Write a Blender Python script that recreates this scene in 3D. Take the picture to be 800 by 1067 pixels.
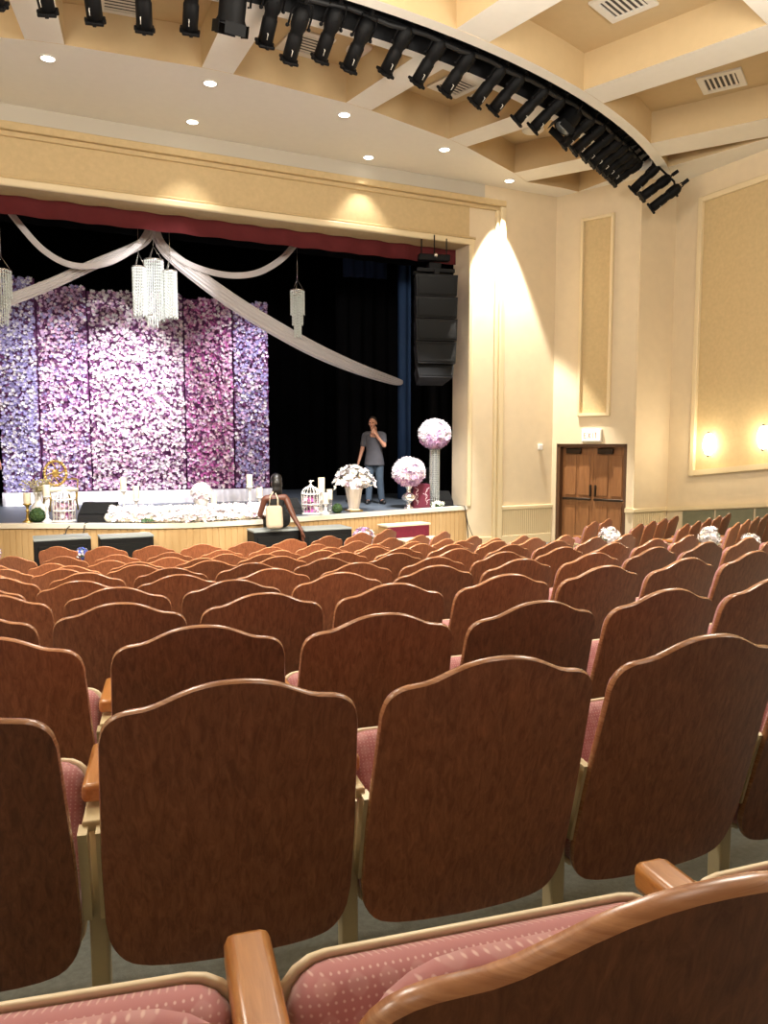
import bpy, bmesh, math, random
from mathutils import Vector, Matrix
random.seed(7)
S = bpy.context.scene
for o in list(bpy.data.objects): bpy.data.objects.remove(o)
COL = S.collection
R_ = math.radians
# ------------------------------------------------------------------ camera
F_PX, YAW, PITCH, ROLL = 803.3, 0.4487, 0.09148, -0.0008
_f = Vector((math.sin(YAW)*math.cos(PITCH), math.cos(YAW)*math.cos(PITCH), -math.sin(PITCH)))
_r0 = Vector((math.cos(YAW), -math.sin(YAW), 0)); _u0 = _r0.cross(_f)
_r = _r0*math.cos(ROLL)+_u0*math.sin(ROLL); _u = _u0*math.cos(ROLL)-_r0*math.sin(ROLL)
cam_d = bpy.data.cameras.new('camera'); cam = bpy.data.objects.new('camera', cam_d); COL.objects.link(cam)
cam.matrix_world = Matrix(((_r.x,_u.x,-_f.x,0),(_r.y,_u.y,-_f.y,0),(_r.z,_u.z,-_f.z,0),(0,0,0,1)))
cam_d.sensor_fit = 'HORIZONTAL'; cam_d.sensor_width = 36; cam_d.lens = F_PX/800*36
cam_d.clip_start = 0.05; S.camera = cam
def proj(p):
    p = Vector(p); z = p.dot(_f)
    return (400+F_PX*p.dot(_r)/z, 533.5-F_PX*p.dot(_u)/z, z)
# ------------------------------------------------------------------ view, world, lamps
S.view_settings.view_transform = 'Standard'; S.view_settings.look = 'None'
S.view_settings.gamma = 1; S.view_settings.use_curve_mapping = False
S.view_settings.exposure = 0.1
w = bpy.data.worlds.new('world'); S.world = w; w.use_nodes = True
w.node_tree.nodes['Background'].inputs[0].default_value = (1.0, .86, .68, 1)
w.node_tree.nodes['Background'].inputs[1].default_value = 0.15
def spot(name, loc, tgt, e, col, ang, blend=.3, r=.05):
    l = bpy.data.lights.new(name, 'SPOT'); l.energy = e; l.color = col; l.spot_size = R_(ang); l.spot_blend = blend; l.shadow_soft_size = r
    o = bpy.data.objects.new(name, l); COL.objects.link(o); o.location = loc
    o.rotation_euler = (Vector(tgt)-Vector(loc)).to_track_quat('-Z', 'Y').to_euler(); return o
def disk(name, loc, e, col, size=.35, spread=180):
    l = bpy.data.lights.new(name, 'AREA'); l.shape = 'DISK'; l.size = size; l.energy = e; l.color = col; l.spread = R_(spread)
    o = bpy.data.objects.new(name, l); COL.objects.link(o); o.location = loc; return o
WARM = (1.0, .93, .82); WARMW = (1.0, .93, .82); COOL = (.95, .92, 1.0)
CZ = 4.88                                            # ceiling height above the eye
DOWN = [(.62,11.18),(2.65,10.97),(2.70,12.36),(4.70,11.12),(5.75,12.55),(6.75,11.67),(8.64,12.5)]
for i,(x,y) in enumerate(DOWN):
    e = 2800 if i == 6 else (110 if i in (2,4) else 160)
    spot('downlight_lamp', (x,y,CZ-.03), (x,y,-3), e, WARMW if i == 6 else WARM, 52 if i == 6 else 80, .25 if i == 6 else .6)
def fill_point(name, loc, e, col, r=.6):
    l = bpy.data.lights.new(name, 'POINT'); l.energy = e; l.color = col; l.shadow_soft_size = r
    o = bpy.data.objects.new(name, l); COL.objects.link(o); o.location = loc; return o
for x,y,z,e in [(-5,5.5,3.7,300),(-1.0,5.8,3.7,370),(3.0,5.9,3.75,370),(6.4,4.4,3.75,370),(-2.5,1.4,4.0,45),(2.5,1.2,4.0,50),(8.5,.9,4.0,170),(8.5,-2.2,4.2,20)]:
    fill_point('fill_lamp', (x,y,z), e, WARM)  # unseen lamps added as fill for ceiling, walls and seats
for a,b,e in [((-2.5,4.6,4.7),(.6,8.8,-1.5),2600),((2.5,4.6,4.7),(3.2,8.6,-1.5),2600),((6.3,3.6,4.7),(6.3,7.6,-1.5),2400),((-1.5,1.6,4.7),(.9,4.9,-1),900),((3.2,1.2,4.7),(3.6,4.7,-1),1000)]:
    spot('fill_spot_lamp', a, b, e, (1,.88,.70), 62, .9, .15)  # unseen spots added to brighten the seat backs
for x,t,e,an in ((.4,(.6,16.9,-.2),640,72),(2.3,(1.9,16.8,.1),1900,58),(4.6,(4.4,16.4,-.2),720,72)):   # wash on the flower wall from the stage pipe above
    spot('stage_wash_lamp', (x, 14.5, 3.7), t, e, (1,.95,1), an, 1.0, .1)
for a,t,e in [(-.05,(1.5,13.2,-1.1),2600),(.09,(3.5,13.0,-1.1),2600),(.17,(5.5,13.2,-.8),2400),(.25,(7.0,13.1,-.4),2600),(.05,(2.4,14.2,2.4),1500),(-.12,(-.3,15.1,-.5),1500)]:
    spot('front_wash_lamp', (2.65+13.1*math.sin(a), 22.4-13.1*math.cos(a), 4.2), t, e, (1,.97,.95), 26, .7, .08)
# ------------------------------------------------------------------ materials
def mat(name, col, rough=.6, metal=0, spec=.5, noise=0, nscale=20, bump=0, bscale=60, emit=0, trans=0, alpha=1, sheen=0):
    m = bpy.data.materials.new(name); m.use_nodes = True; nt = m.node_tree; b = nt.nodes['Principled BSDF']
    b.inputs['Base Color'].default_value = (*col,1); b.inputs['Roughness'].default_value = rough; b.inputs['Metallic'].default_value = metal
    b.inputs['Specular IOR Level'].default_value = spec; b.inputs['Transmission Weight'].default_value = trans; b.inputs['Alpha'].default_value = alpha
    if sheen: b.inputs['Sheen Weight'].default_value = sheen
    if emit: b.inputs['Emission Color'].default_value = (*col,1); b.inputs['Emission Strength'].default_value = emit
    tc = nt.nodes.new('ShaderNodeTexCoord')
    if noise:
        n = nt.nodes.new('ShaderNodeTexNoise'); n.inputs['Scale'].default_value = nscale; n.inputs['Detail'].default_value = 4
        nt.links.new(tc.outputs['Object'], n.inputs['Vector'])
        mx = nt.nodes.new('ShaderNodeMix'); mx.data_type = 'RGBA'
        mx.inputs[6].default_value = (*[c*(1-noise) for c in col],1); mx.inputs[7].default_value = (*[min(1,c*(1+noise)) for c in col],1)
        nt.links.new(n.outputs[0], mx.inputs[0]); nt.links.new(mx.outputs[2], b.inputs['Base Color'])
    if bump:
        n = nt.nodes.new('ShaderNodeTexNoise'); n.inputs['Scale'].default_value = bscale; nt.links.new(tc.outputs['Object'], n.inputs['Vector'])
        bp = nt.nodes.new('ShaderNodeBump'); bp.inputs['Strength'].default_value = bump; bp.inputs['Distance'].default_value = .01
        nt.links.new(n.outputs[0], bp.inputs['Height']); nt.links.new(bp.outputs[0], b.inputs['Normal'])
    return m
def wood(name, dark, light, rough=.35, scale=(26,26,1.6), vary=.25, coat=.0):
    m = bpy.data.materials.new(name); m.use_nodes = True; nt = m.node_tree; b = nt.nodes['Principled BSDF']; L = nt.links.new
    tc = nt.nodes.new('ShaderNodeTexCoord'); oi = nt.nodes.new('ShaderNodeObjectInfo')
    mp = nt.nodes.new('ShaderNodeMapping'); mp.inputs['Scale'].default_value = scale
    cb = nt.nodes.new('ShaderNodeVectorMath'); cb.operation = 'SCALE'; cb.inputs[0].default_value = (37,19,11); L(oi.outputs['Random'], cb.inputs['Scale'])
    ad = nt.nodes.new('ShaderNodeVectorMath'); L(tc.outputs['Object'], mp.inputs['Vector']); L(mp.outputs[0], ad.inputs[0]); L(cb.outputs[0], ad.inputs[1])
    n = nt.nodes.new('ShaderNodeTexNoise'); n.inputs['Scale'].default_value = 1.0; n.inputs['Detail'].default_value = 8; n.inputs['Roughness'].default_value = .68; n.inputs['Distortion'].default_value = .8
    L(ad.outputs[0], n.inputs['Vector'])
    cr = nt.nodes.new('ShaderNodeValToRGB'); cr.color_ramp.elements[0].position = .36; cr.color_ramp.elements[1].position = .70
    cr.color_ramp.elements[0].color = (*dark,1); cr.color_ramp.elements[1].color = (*light,1); L(n.outputs[0], cr.inputs[0])
    hs = nt.nodes.new('ShaderNodeHueSaturation'); mr = nt.nodes.new('ShaderNodeMapRange'); mr.inputs[3].default_value = 1-vary; mr.inputs[4].default_value = 1+vary
    L(oi.outputs['Random'], mr.inputs[0]); L(mr.outputs[0], hs.inputs['Value']); L(cr.outputs[0], hs.inputs['Color']); L(hs.outputs[0], b.inputs['Base Color'])
    b.inputs['Roughness'].default_value = rough; b.inputs['Coat Weight'].default_value = coat; b.inputs['Coat Roughness'].default_value = .25
    return m
def fabric(name, base, dots):
    m = bpy.data.materials.new(name); m.use_nodes = True; nt = m.node_tree; b = nt.nodes['Principled BSDF']; L = nt.links.new
    tc = nt.nodes.new('ShaderNodeTexCoord'); mp = nt.nodes.new('ShaderNodeMapping'); mp.inputs['Scale'].default_value = (520,520,520); mp.inputs['Rotation'].default_value = (R_(28),R_(45),0)
    L(tc.outputs['Object'], mp.inputs[0]); sp = nt.nodes.new('ShaderNodeSeparateXYZ'); L(mp.outputs[0], sp.inputs[0])
    def sn(s):
        a = nt.nodes.new('ShaderNodeMath'); a.operation = 'SINE'; L(s, a.inputs[0]); return a.outputs[0]
    mu = nt.nodes.new('ShaderNodeMath'); mu.operation = 'MULTIPLY'; L(sn(sp.outputs[0]), mu.inputs[0]); L(sn(sp.outputs[2]), mu.inputs[1])
    mr = nt.nodes.new('ShaderNodeMapRange'); mr.inputs[1].default_value = .55; mr.inputs[2].default_value = .95; L(mu.outputs[0], mr.inputs[0])
    mp2 = nt.nodes.new('ShaderNodeMapping'); mp2.inputs['Scale'].default_value = (130,130,130); mp2.inputs['Rotation'].default_value = (R_(28),R_(45),0)
    L(tc.outputs['Object'], mp2.inputs[0]); sp2 = nt.nodes.new('ShaderNodeSeparateXYZ'); L(mp2.outputs[0], sp2.inputs[0])
    mu2 = nt.nodes.new('ShaderNodeMath'); mu2.operation = 'MULTIPLY'; L(sn(sp2.outputs[0]), mu2.inputs[0]); L(sn(sp2.outputs[2]), mu2.inputs[1])
    mr2 = nt.nodes.new('ShaderNodeMapRange'); mr2.inputs[1].default_value = .1; mr2.inputs[2].default_value = .4; mr2.inputs[4].default_value = .22; L(mu2.outputs[0], mr2.inputs[0])
    mx = nt.nodes.new('ShaderNodeMath'); mx.operation = 'MAXIMUM'; L(mr.outputs[0], mx.inputs[0]); L(mr2.outputs[0], mx.inputs[1])
    mc = nt.nodes.new('ShaderNodeMix'); mc.data_type = 'RGBA'; mc.inputs[6].default_value = (*base,1); mc.inputs[7].default_value = (*dots,1); L(mx.outputs[0], mc.inputs[0])
    L(mc.outputs[2], b.inputs['Base Color']); b.inputs['Roughness'].default_value = .85; b.inputs['Sheen Weight'].default_value = .2
    return m
M = {}
M['wall'] = mat('cream_wall', (.76,.63,.44), .75, noise=.06, nscale=6, bump=.15, bscale=120)
M['trimw'] = mat('cream_trim', (.80,.66,.42), .4)
M['band'] = mat('stucco_yellow', (.60,.45,.24), .8, noise=.12, nscale=14, bump=.3, bscale=160)
M['backwall'] = mat('dark_back_wall', (.07,.045,.035), .85)
M['panel'] = mat('stucco_panel', (.62,.47,.25), .8, noise=.14, nscale=16, bump=.3, bscale=160)
M['ceil'] = mat('ceiling_white', (.84,.80,.71), .85, noise=.03, nscale=8)
M['stripw'] = mat('offwhite_strip', (.56,.52,.44), .85)
M['coffer'] = mat('coffer_ochre', (.60,.45,.25), .85, noise=.05, nscale=8)
M['black'] = mat('black_paint', (.008,.008,.009), .6)
M['blackmetal'] = mat('black_metal', (.003,.003,.0035), .6, spec=.2, noise=.3, nscale=30)
M['velour'] = mat('black_velour', (.004,.004,.005), .95, spec=.1)
M['bluelitvel'] = mat('blue_lit_velour', (.035,.07,.16), .9, spec=.1)  # blue stage light painted into the leg curtain's colour
M['bluedark'] = mat('dark_blue_velour', (.010,.017,.04), .9, spec=.1)
M['red'] = mat('red_velour', (.11,.008,.010), .85, noise=.15, nscale=12)
M['carpet'] = mat('aisle_floor', (.18,.20,.19), .9, noise=.35, nscale=60, bump=.2, bscale=200)
M['stagefloor'] = mat('stage_floor', (.10,.12,.15), .45, noise=.15, nscale=9)
M['apron'] = wood('apron_wood', (.50,.32,.14), (.58,.39,.19), .5, (9,9,1), 0)
M['nosing'] = mat('white_nosing', (.80,.72,.58), .4)
M['seatwood'] = wood('seat_walnut', (.20,.066,.030), (.40,.150,.070), .38, (75,75,2.6), .30, .2)
M['edgewood'] = wood('laminated_edge', (.27,.105,.045), (.50,.25,.125), .26, (3,3,120), .15, .5)
M['armwood'] = wood('armrest_oak', (.36,.14,.035), (.56,.26,.075), .3, (60,6,60), .12, .4)
M['fabric'] = fabric('pink_fabric', (.42,.17,.18), (.62,.42,.40))
M['cream'] = mat('cream_plastic', (.80,.70,.50), .35)
M['steel'] = mat('cream_steel', (.60,.51,.31), .38, metal=.15, noise=.08, nscale=30)
M['doorwood'] = wood('door_oak', (.22,.09,.03), (.36,.16,.06), .4, (16,16,1.2), 0, .2)
M['doordark'] = mat('door_frame', (.10,.045,.02), .45)
M['bronze'] = mat('dark_bronze', (.04,.025,.015), .4, metal=.6)
M['glow'] = mat('lamp_glow', (1,.93,.78), emit=14)
M['glowd'] = mat('downlight_glow', (1,.95,.85), emit=9)
M['exitglow'] = mat('exit_face', (1,.86,.74), emit=.8)
M['exitred'] = mat('exit_letters', (.75,.22,.14), emit=.5)
M['white'] = mat('white_plain', (.82,.80,.78), .5)
M['gwhite'] = mat('glossy_white', (.86,.83,.78), .2)
M['satin'] = mat('white_satin', (.74,.74,.80), .35, sheen=.3)
M['tulle'] = mat('ivory_drape', (.66,.62,.62), .5, sheen=.4)
M['crystal'] = mat('crystal_bead', (.80,.86,.84), .12, spec=.9, emit=0)
M['gold'] = mat('gold_paint', (.55,.36,.10), .3, metal=.8)
M['wax'] = mat('candle_wax', (.88,.78,.58), .5)
M['glass'] = mat('clear_glass', (.9,.92,.9), .05, trans=.85)
M['moss'] = mat('green_moss', (.06,.11,.03), .95, noise=.5, nscale=60, bump=1, bscale=90)
M['leafd'] = mat('leaf_green', (.035,.09,.03), .6)
M['dried'] = mat('dried_grass', (.42,.36,.18), .8)
M['spk'] = mat('speaker_black', (.007,.007,.008), .6, spec=.25, bump=.3, bscale=300)
M['grille'] = mat('speaker_grille', (.010,.0105,.011), .8, spec=.2, noise=.4, nscale=200, bump=.5, bscale=400)
M['deckgrey'] = mat('deck_grey', (.36,.41,.43), .5)
M['burg'] = mat('burgundy_carpet', (.15,.008,.03), .9, noise=.3, nscale=25)
M['burgp'] = mat('burgundy_card', (.14,.012,.035), .6)
M['silver'] = mat('silver_metal', (.75,.72,.68), .22, metal=.9)
M['pearl'] = mat('pearl_glaze', (.80,.70,.60), .25, metal=.2)
M['skinl'] = mat('skin_light', (.52,.26,.17), .5)
M['skind'] = mat('skin_dark', (.13,.045,.027), .45)
M['tee'] = mat('grey_tshirt', (.075,.075,.09), .85, noise=.15, nscale=12)
M['jeans'] = mat('blue_jeans', (.05,.075,.11), .85, noise=.3, nscale=14)
M['darkteal'] = mat('teal_shirt', (.02,.04,.045), .85)
M['hairb'] = mat('hair_brown', (.018,.010,.007), .55)
M['hairk'] = mat('hair_black', (.006,.005,.005), .4)
M['blackcloth'] = mat('black_cloth', (.006,.006,.007), .85)
M['shoe'] = mat('dark_shoe', (.012,.010,.010), .5)
M['canvas'] = mat('cream_canvas', (.62,.50,.38), .8, noise=.1, nscale=20)
M['eye'] = mat('eye_dark', (.01,.008,.008), .2)
M['lip'] = mat('lip', (.30,.10,.08), .5)
M['vent'] = mat('vent_white', (.78,.74,.66), .5)
M['ventd'] = mat('vent_dark', (.10,.09,.08), .7)
M['greenpanel'] = mat('greygreen_panel', (.20,.20,.13), .55, noise=.2, nscale=10)
M['blueflower'] = mat('blue_petals', (.08,.13,.55), .7)
M['purpflower'] = mat('violet_petals', (.40,.22,.55), .7)
PET = {k: mat('petal_'+k, c, .75) for k,c in dict(white=(.86,.82,.86), lav=(.50,.46,.74), lav2=(.32,.28,.56), pink=(.70,.38,.58), mag=(.48,.10,.34), plum=(.13,.03,.12), blush=(.84,.66,.74), ivory=(.88,.84,.74), lilac=(.66,.44,.68), darkpur=(.05,.02,.07)).items()}
# ------------------------------------------------------------------ mesh builder
class MB:
    def __init__(s): s.v = []; s.f = []; s.m = []; s.mats = []; s.sm = []
    def mi(s, m):
        if m not in s.mats: s.mats.append(m)
        return s.mats.index(m)
    def add(s, vs, fs, m, smooth=False, X=None):
        b = len(s.v); k = s.mi(m)
        for v in vs: s.v.append(tuple(X @ Vector(v)) if X is not None else tuple(v))
        for f in fs: s.f.append([b+i for i in f]); s.m.append(k); s.sm.append(smooth)
        return s
    def box(s, a, b, m, X=None):
        (x0,y0,z0),(x1,y1,z1) = a,b
        return s.add([(x0,y0,z0),(x1,y0,z0),(x1,y1,z0),(x0,y1,z0),(x0,y0,z1),(x1,y0,z1),(x1,y1,z1),(x0,y1,z1)],
              [(0,3,2,1),(4,5,6,7),(0,1,5,4),(1,2,6,5),(2,3,7,6),(3,0,4,7)], m, False, X)
    def bbox(s, a, b, r, m, X=None):                 # box with rounded edges
        c = [(a[i]+b[i])/2 for i in range(3)]; h = [abs(b[i]-a[i])/2 for i in range(3)]; r = min(r, *h)
        bm = bmesh.new(); bmesh.ops.create_cube(bm, size=2)
        for v in bm.verts: v.co = Vector((v.co.x*h[0], v.co.y*h[1], v.co.z*h[2]))
        bmesh.ops.bevel(bm, geom=list(bm.edges), offset=r, segments=2, affect='EDGES', profile=.5)
        bm.verts.index_update(); bm.normal_update(); b0=len(s.f)
        s.add([v.co+Vector(c) for v in bm.verts], [[v.index for v in f.verts] for f in bm.faces], m, True, X)
        for i,f in enumerate(bm.faces):
            if max(abs(q) for q in f.normal) > .999: s.sm[b0+i]=False
        bm.free(); return s
    def prism(s, poly, z0, z1, mside, mbot=None, mtop=None, X=None):
        n = len(poly); A = sum(poly[i][0]*poly[(i+1)%n][1]-poly[(i+1)%n][0]*poly[i][1] for i in range(n))
        if A < 0: poly = poly[::-1]
        vs = [(p[0],p[1],z0) for p in poly]+[(p[0],p[1],z1) for p in poly]
        s.add(vs, [(i,(i+1)%n,n+(i+1)%n,n+i) for i in range(n)], mside, False, X)
        s.add(vs[:n], [tuple(range(n-1,-1,-1))], mbot or mside, False, X); s.add(vs[n:], [tuple(range(n))], mtop or mside, False, X); return s
    def lathe(s, prof, m, n=16, X=None, smooth=True, a0=0):
        vs = [];fs = []
        for r,z in prof:
            for i in range(n): a = a0+2*math.pi*i/n; vs.append((r*math.cos(a), r*math.sin(a), z))
        for j in range(len(prof)-1):
            for i in range(n): k=(i+1)%n; fs.append((j*n+i,j*n+k,(j+1)*n+k,(j+1)*n+i))
        fs.append(tuple(range(n-1,-1,-1))); fs.append(tuple((len(prof)-1)*n+i for i in range(n)))
        return s.add(vs, fs, m, smooth, X)
    def tube(s, path, r, m, n=8, X=None, r1=None):
        P = [Vector(p) for p in path]; vs=[];fs=[]
        up = Vector((0,0,1)); N = len(P)
        for j,p in enumerate(P):
            t = (P[min(j+1,N-1)]-P[max(j-1,0)]).normalized()
            a = t.cross(up if abs(t.z)<.9 else Vector((1,0,0))).normalized(); b = t.cross(a)
            rr = r if r1 is None else r+(r1-r)*j/(N-1)
            for i in range(n): q = 2*math.pi*i/n; vs.append(p+a*rr*math.cos(q)+b*rr*math.sin(q))
        for j in range(N-1):
            for i in range(n): k=(i+1)%n; fs.append((j*n+i,(j+1)*n+i,(j+1)*n+k,j*n+k))
        fs.append(tuple(range(n))); fs.append(tuple((N-1)*n+i for i in range(n-1,-1,-1)))
        return s.add(vs, fs, m, True, X)
    def ball(s, c, r, m, n=10, X=None):
        r = r if isinstance(r,(tuple,list)) else (r,r,r); vs=[(c[0],c[1],c[2]-r[2])];fs=[]
        k = n//2
        for j in range(1,k):
            t = math.pi*j/k
            for i in range(n): a=2*math.pi*i/n; vs.append((c[0]+r[0]*math.sin(t)*math.cos(a), c[1]+r[1]*math.sin(t)*math.sin(a), c[2]-r[2]*math.cos(t)))
        vs.append((c[0],c[1],c[2]+r[2])); T=len(vs)-1
        for i in range(n): fs.append((0,1+(i+1)%n,1+i)); fs.append((T,T-n+i,T-n+(i+1)%n))
        for j in range(k-2):
            for i in range(n): q=(i+1)%n; fs.append((1+j*n+i,1+j*n+q,1+(j+1)*n+q,1+(j+1)*n+i))
        return s.add(vs, fs, m, True, X)
    def capsule(s, p0, p1, r0, r1, m, n=12):
        p0=Vector(p0);p1=Vector(p1);d=p1-p0;L=d.length
        X = Matrix.Translation(p0) @ d.to_track_quat('Z','Y').to_matrix().to_4x4()
        prof=[]
        for i in range(5): a=-math.pi/2+i*math.pi/8; prof.append((max(1e-4,r0*math.cos(a)), r0*math.sin(a)))
        for i in range(5): a=i*math.pi/8; prof.append((max(1e-4,r1*math.cos(a)), L+r1*math.sin(a)))
        return s.lathe(prof, m, n, X)
    def slab(s, w, h, cr, layers, m, X, n=5):         # rounded rectangle (plane x,z) with layers (y, inset)
        vs=[];fs=[];N=4*(n+1)
        for y,ins in layers:
            hw,hh = w/2-ins,h/2-ins; r=max(.002,min(cr-ins*.3,hw,hh))
            for q,(cx,cz) in enumerate(((hw-r,hh-r),(-hw+r,hh-r),(-hw+r,-hh+r),(hw-r,-hh+r))):
                for i in range(n+1): a=math.pi/2*(q+i/n); vs.append((cx+r*math.cos(a), y, cz+r*math.sin(a)))
        for j in range(len(layers)-1):
            for i in range(N): k=(i+1)%N; fs.append((j*N+i,(j+1)*N+i,(j+1)*N+k,j*N+k))
        fs.append(tuple(range(N))); fs.append(tuple((len(layers)-1)*N+i for i in range(N-1,-1,-1)))
        return s.add(vs, fs, m, True, X)
    def blossom(s, c, nrm, r, m, petals=5, cup=.35):
        nrm=Vector(nrm).normalized(); q=nrm.to_track_quat('Z','Y').to_matrix(); c=Vector(c); a0=random.random()*6.28
        vs=[c];fs=[]
        for i in range(petals):
            a=a0+2*math.pi*i/petals; d=math.pi/petals*.95
            for aa,rr,zz in ((a-d,.62,cup*.5),(a,1.0,cup),(a+d,.62,cup*.5)): vs.append(c+q@Vector((r*rr*math.cos(aa), r*rr*math.sin(aa), r*zz)))
            b=1+3*i; fs.append((0,b,b+1,b+2))
        return s.add(vs, fs, m)
    def build(s, name, parent=None, loc=None):
        me = bpy.data.meshes.new(name); me.from_pydata(s.v, [], s.f)
        for m in s.mats: me.materials.append(m)
        for p,k,sm in zip(me.polygons, s.m, s.sm): p.material_index = k; p.use_smooth = sm
        me.update(); o = bpy.data.objects.new(name, me); COL.objects.link(o)
        if parent: o.parent = parent
        if loc: o.location = loc
        return o
def tag(o, label=None, cat=None, group=None, kind=None):
    if label: o['label'] = label
    if cat: o['category'] = cat
    if group: o['group'] = group
    if kind: o['kind'] = kind
    return o
def thing(name, label, cat, loc=(0,0,0), rz=0, group=None):
    o = bpy.data.objects.new(name, None); COL.objects.link(o); o.location = loc; o.rotation_euler = (0,0,rz); o.empty_display_size = .1
    return tag(o, label, cat, group)
def struct(o): return tag(o, kind='structure')
def copy_tree(root):
    c = root.copy(); COL.objects.link(c)
    for ch in root.children:
        d = ch.copy(); COL.objects.link(d); d.parent = c
        for g in ch.children: e = g.copy(); COL.objects.link(e); e.parent = d
    return c
T = Matrix.Translation
def RX(a): return Matrix.Rotation(R_(a),4,'X')
def RY(a): return Matrix.Rotation(R_(a),4,'Y')
def RZ(a): return Matrix.Rotation(R_(a),4,'Z')
ORD = ['zeroth','first','second','third','fourth','fifth','sixth','seventh','eighth','ninth','tenth','eleventh','twelfth','thirteenth','fourteenth','fifteenth','sixteenth','seventeenth','eighteenth','nineteenth','twentieth','twenty-first','twenty-second','twenty-third','twenty-fourth','twenty-fifth','twenty-sixth','twenty-seventh','twenty-eighth','twenty-ninth','thirtieth']
# ------------------------------------------------------------------ raked floor
CC = (2.6, 13.5)
ROWR = [4.5+.766*k for k in range(9)]+[11.42,12.22,13.30]
ROWZ = [-1.2,-1.2,-1.15,-1.06,-.96,-.87,-.79,-.70,-.622,-.545,-.472,-.315]
HT = .90
_FY = sorted([(CC[1]-math.sqrt(r*r-2.2*2.2), z) for r,z in zip(ROWR,ROWZ)]+[(13.2,-1.2),(-5.5,.25)])
def FZ(y):
    for (a,za),(b,zb) in zip(_FY, _FY[1:]):
        if a <= y <= b: return za+(zb-za)*(y-a)/(b-a)-HT
    return (_FY[0] if y < _FY[0][0] else _FY[-1])[1]-HT
FLOOR = -1.2-HT
XL, XR, YB, D = -6.5, 11.65, -5.4, 12.9
STG = -1.28
fl = MB(); ys = [YB+i*(D+.2-YB)/80 for i in range(81)]; xs = [XL, 2, XR+.1]
vs = [(x,y,FZ(y)) for y in ys for x in xs]
fl.add(vs, [(j*3+i,j*3+i+1,(j+1)*3+i+1,(j+1)*3+i) for j in range(80) for i in range(2)], M['carpet'])
struct(fl.build('floor'))
# ------------------------------------------------------------------ ceiling with coffers, radial beams and the slot for the lights
CB = (2.65, 22.4); DECK = CZ+.5
def pol(R, a): return (CB[0]+R*math.sin(a), CB[1]-R*math.cos(a))
def arc(R, a0, a1, n=40): return [pol(R, a0+(a1-a0)*i/n) for i in range(n+1)]
ce = MB(); A0,A1 = -.62,.62
R1, RS0, RS1, R2, R3, R4 = 11.82, 13.56, 14.1, 14.27, 16.7, 17.15
ce.add([(XL,YB,DECK),(XR+.6,YB,DECK),(XR+.6,D+.1,DECK),(XL,D+.1,DECK)], [(0,3,2,1)], M['coffer'])
beams = [(-.52,-.483),(-.352,-.315),(-.195,-.157),(.0,.0)]
BE = [(-.56,-.52),(-.355,-.318),(-.196,-.158),(-.017,.0185),(.163,.2005),(.340,.380),(.516,.565)]
ce.prism([(XL,D+.1)]+[(XL,12.6)]+[pol(R1,a) for a in (-.56,-.52,-.355,-.318,-.196,-.158,-.017,.0185,.163,.2005,.340,.380,.516,.565)]+[(9.78,12.40),(10.25,12.45),(10.2,D+.1)], CZ, DECK, M['coffer'], M['ceil'])
for a,b in BE:
    for Ra,Rb in ((R1-.05,RS0-.12),(R2-.05,R3+.05),(R4-.05,27.0)):
        ce.prism([pol(Ra,a),pol(Ra,b),pol(Rb,b if Rb<20 else a+.02),pol(Rb,a)], CZ+.004, DECK, M['coffer'], M['ceil'])
def ring(ra, rb, a0, a1, mside, mbot):
    p = arc(ra,a0,a1); q = arc(rb,a0,a1)
    for i in range(len(p)-1): ce.add([(*p[i],CZ),(*p[i+1],CZ),(*q[i+1],CZ),(*q[i],CZ)], [(0,1,2,3)], mbot)
    for L,fl_ in ((p,0),(q,1)):
        for i in range(len(L)-1):
            f=(0,1,2,3) if not fl_ else (3,2,1,0); ce.add([(*L[i],CZ),(*L[i],DECK),(*L[i+1],DECK),(*L[i+1],CZ)], [f], mside[fl_])
ring(RS0-.14, RS0, A0, A1, (M['coffer'],M['black']), M['ceil'])
ring(RS1, R2, A0, A1+.03, (M['black'],M['coffer']), M['ceil'])
ring(R3, R4, -.75, .52, (M['coffer'],M['coffer']), M['ceil'])
p=arc(RS0-.01,A0,A1-.015); q=arc(RS1+.01,A0,A1-.015)
for i in range(len(p)-1): ce.add([(*p[i],DECK-.03),(*p[i+1],DECK-.03),(*q[i+1],DECK-.03),(*q[i],DECK-.03)], [(0,1,2,3)], M['black'])
ce.prism([pol(RS0,A1-.016),pol(RS0,A1+.03),pol(RS1,A1+.03),pol(RS1,A1-.016)], CZ+.006, DECK, M['ceil'])
# strip of ceiling along the right hand wall
ce.prism([(10.25,12.5),(10.35,11.35),(10.78,10.75),(11.25,9.0),(11.3,4),(11.3,YB),(XR+.3,YB),(XR+.3,11.4),(10.9,11.4),(10.3,12.9)], CZ+.008, DECK, M['coffer'], M['ceil'])
struct(ce.build('ceiling'))
# ------------------------------------------------------------------ walls
def wallbox(mb, p, q, z0, z1, th, m):                 # vertical slab from p to q, thickness to the left of p->q
    p=Vector((*p,0));q=Vector((*q,0));d=(q-p).normalized();n=Vector((-d.y,d.x,0))*th
    mb.prism([(p.x,p.y),(q.x,q.y),(q.x+n.x,q.y+n.y),(p.x+n.x,p.y+n.y)], z0, z1, m)
OPR, OPL, LINT, TH = 8.02, -2.85, 3.74, .58
pw = MB()                                             # proscenium wall
pw.box((OPR,D,FLOOR-.1),(10.1,D+TH,DECK), M['wall']); pw.box((XL,D,FLOOR-.1),(OPL,D+TH,DECK), M['wall'])
pw.box((OPL,D,LINT),(OPR,D+TH,DECK), M['band'])
struct(pw.build('wall_stage'))
tr = MB()
def hbar(y0,y1,x0,x1,z0,z1): tr.bbox((x0,y0,z0),(x1,y1,z1), .02, M['trimw'])
FT = MB()                                             # yellow field of the frieze and pilaster, outer and inner mouldings
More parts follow.
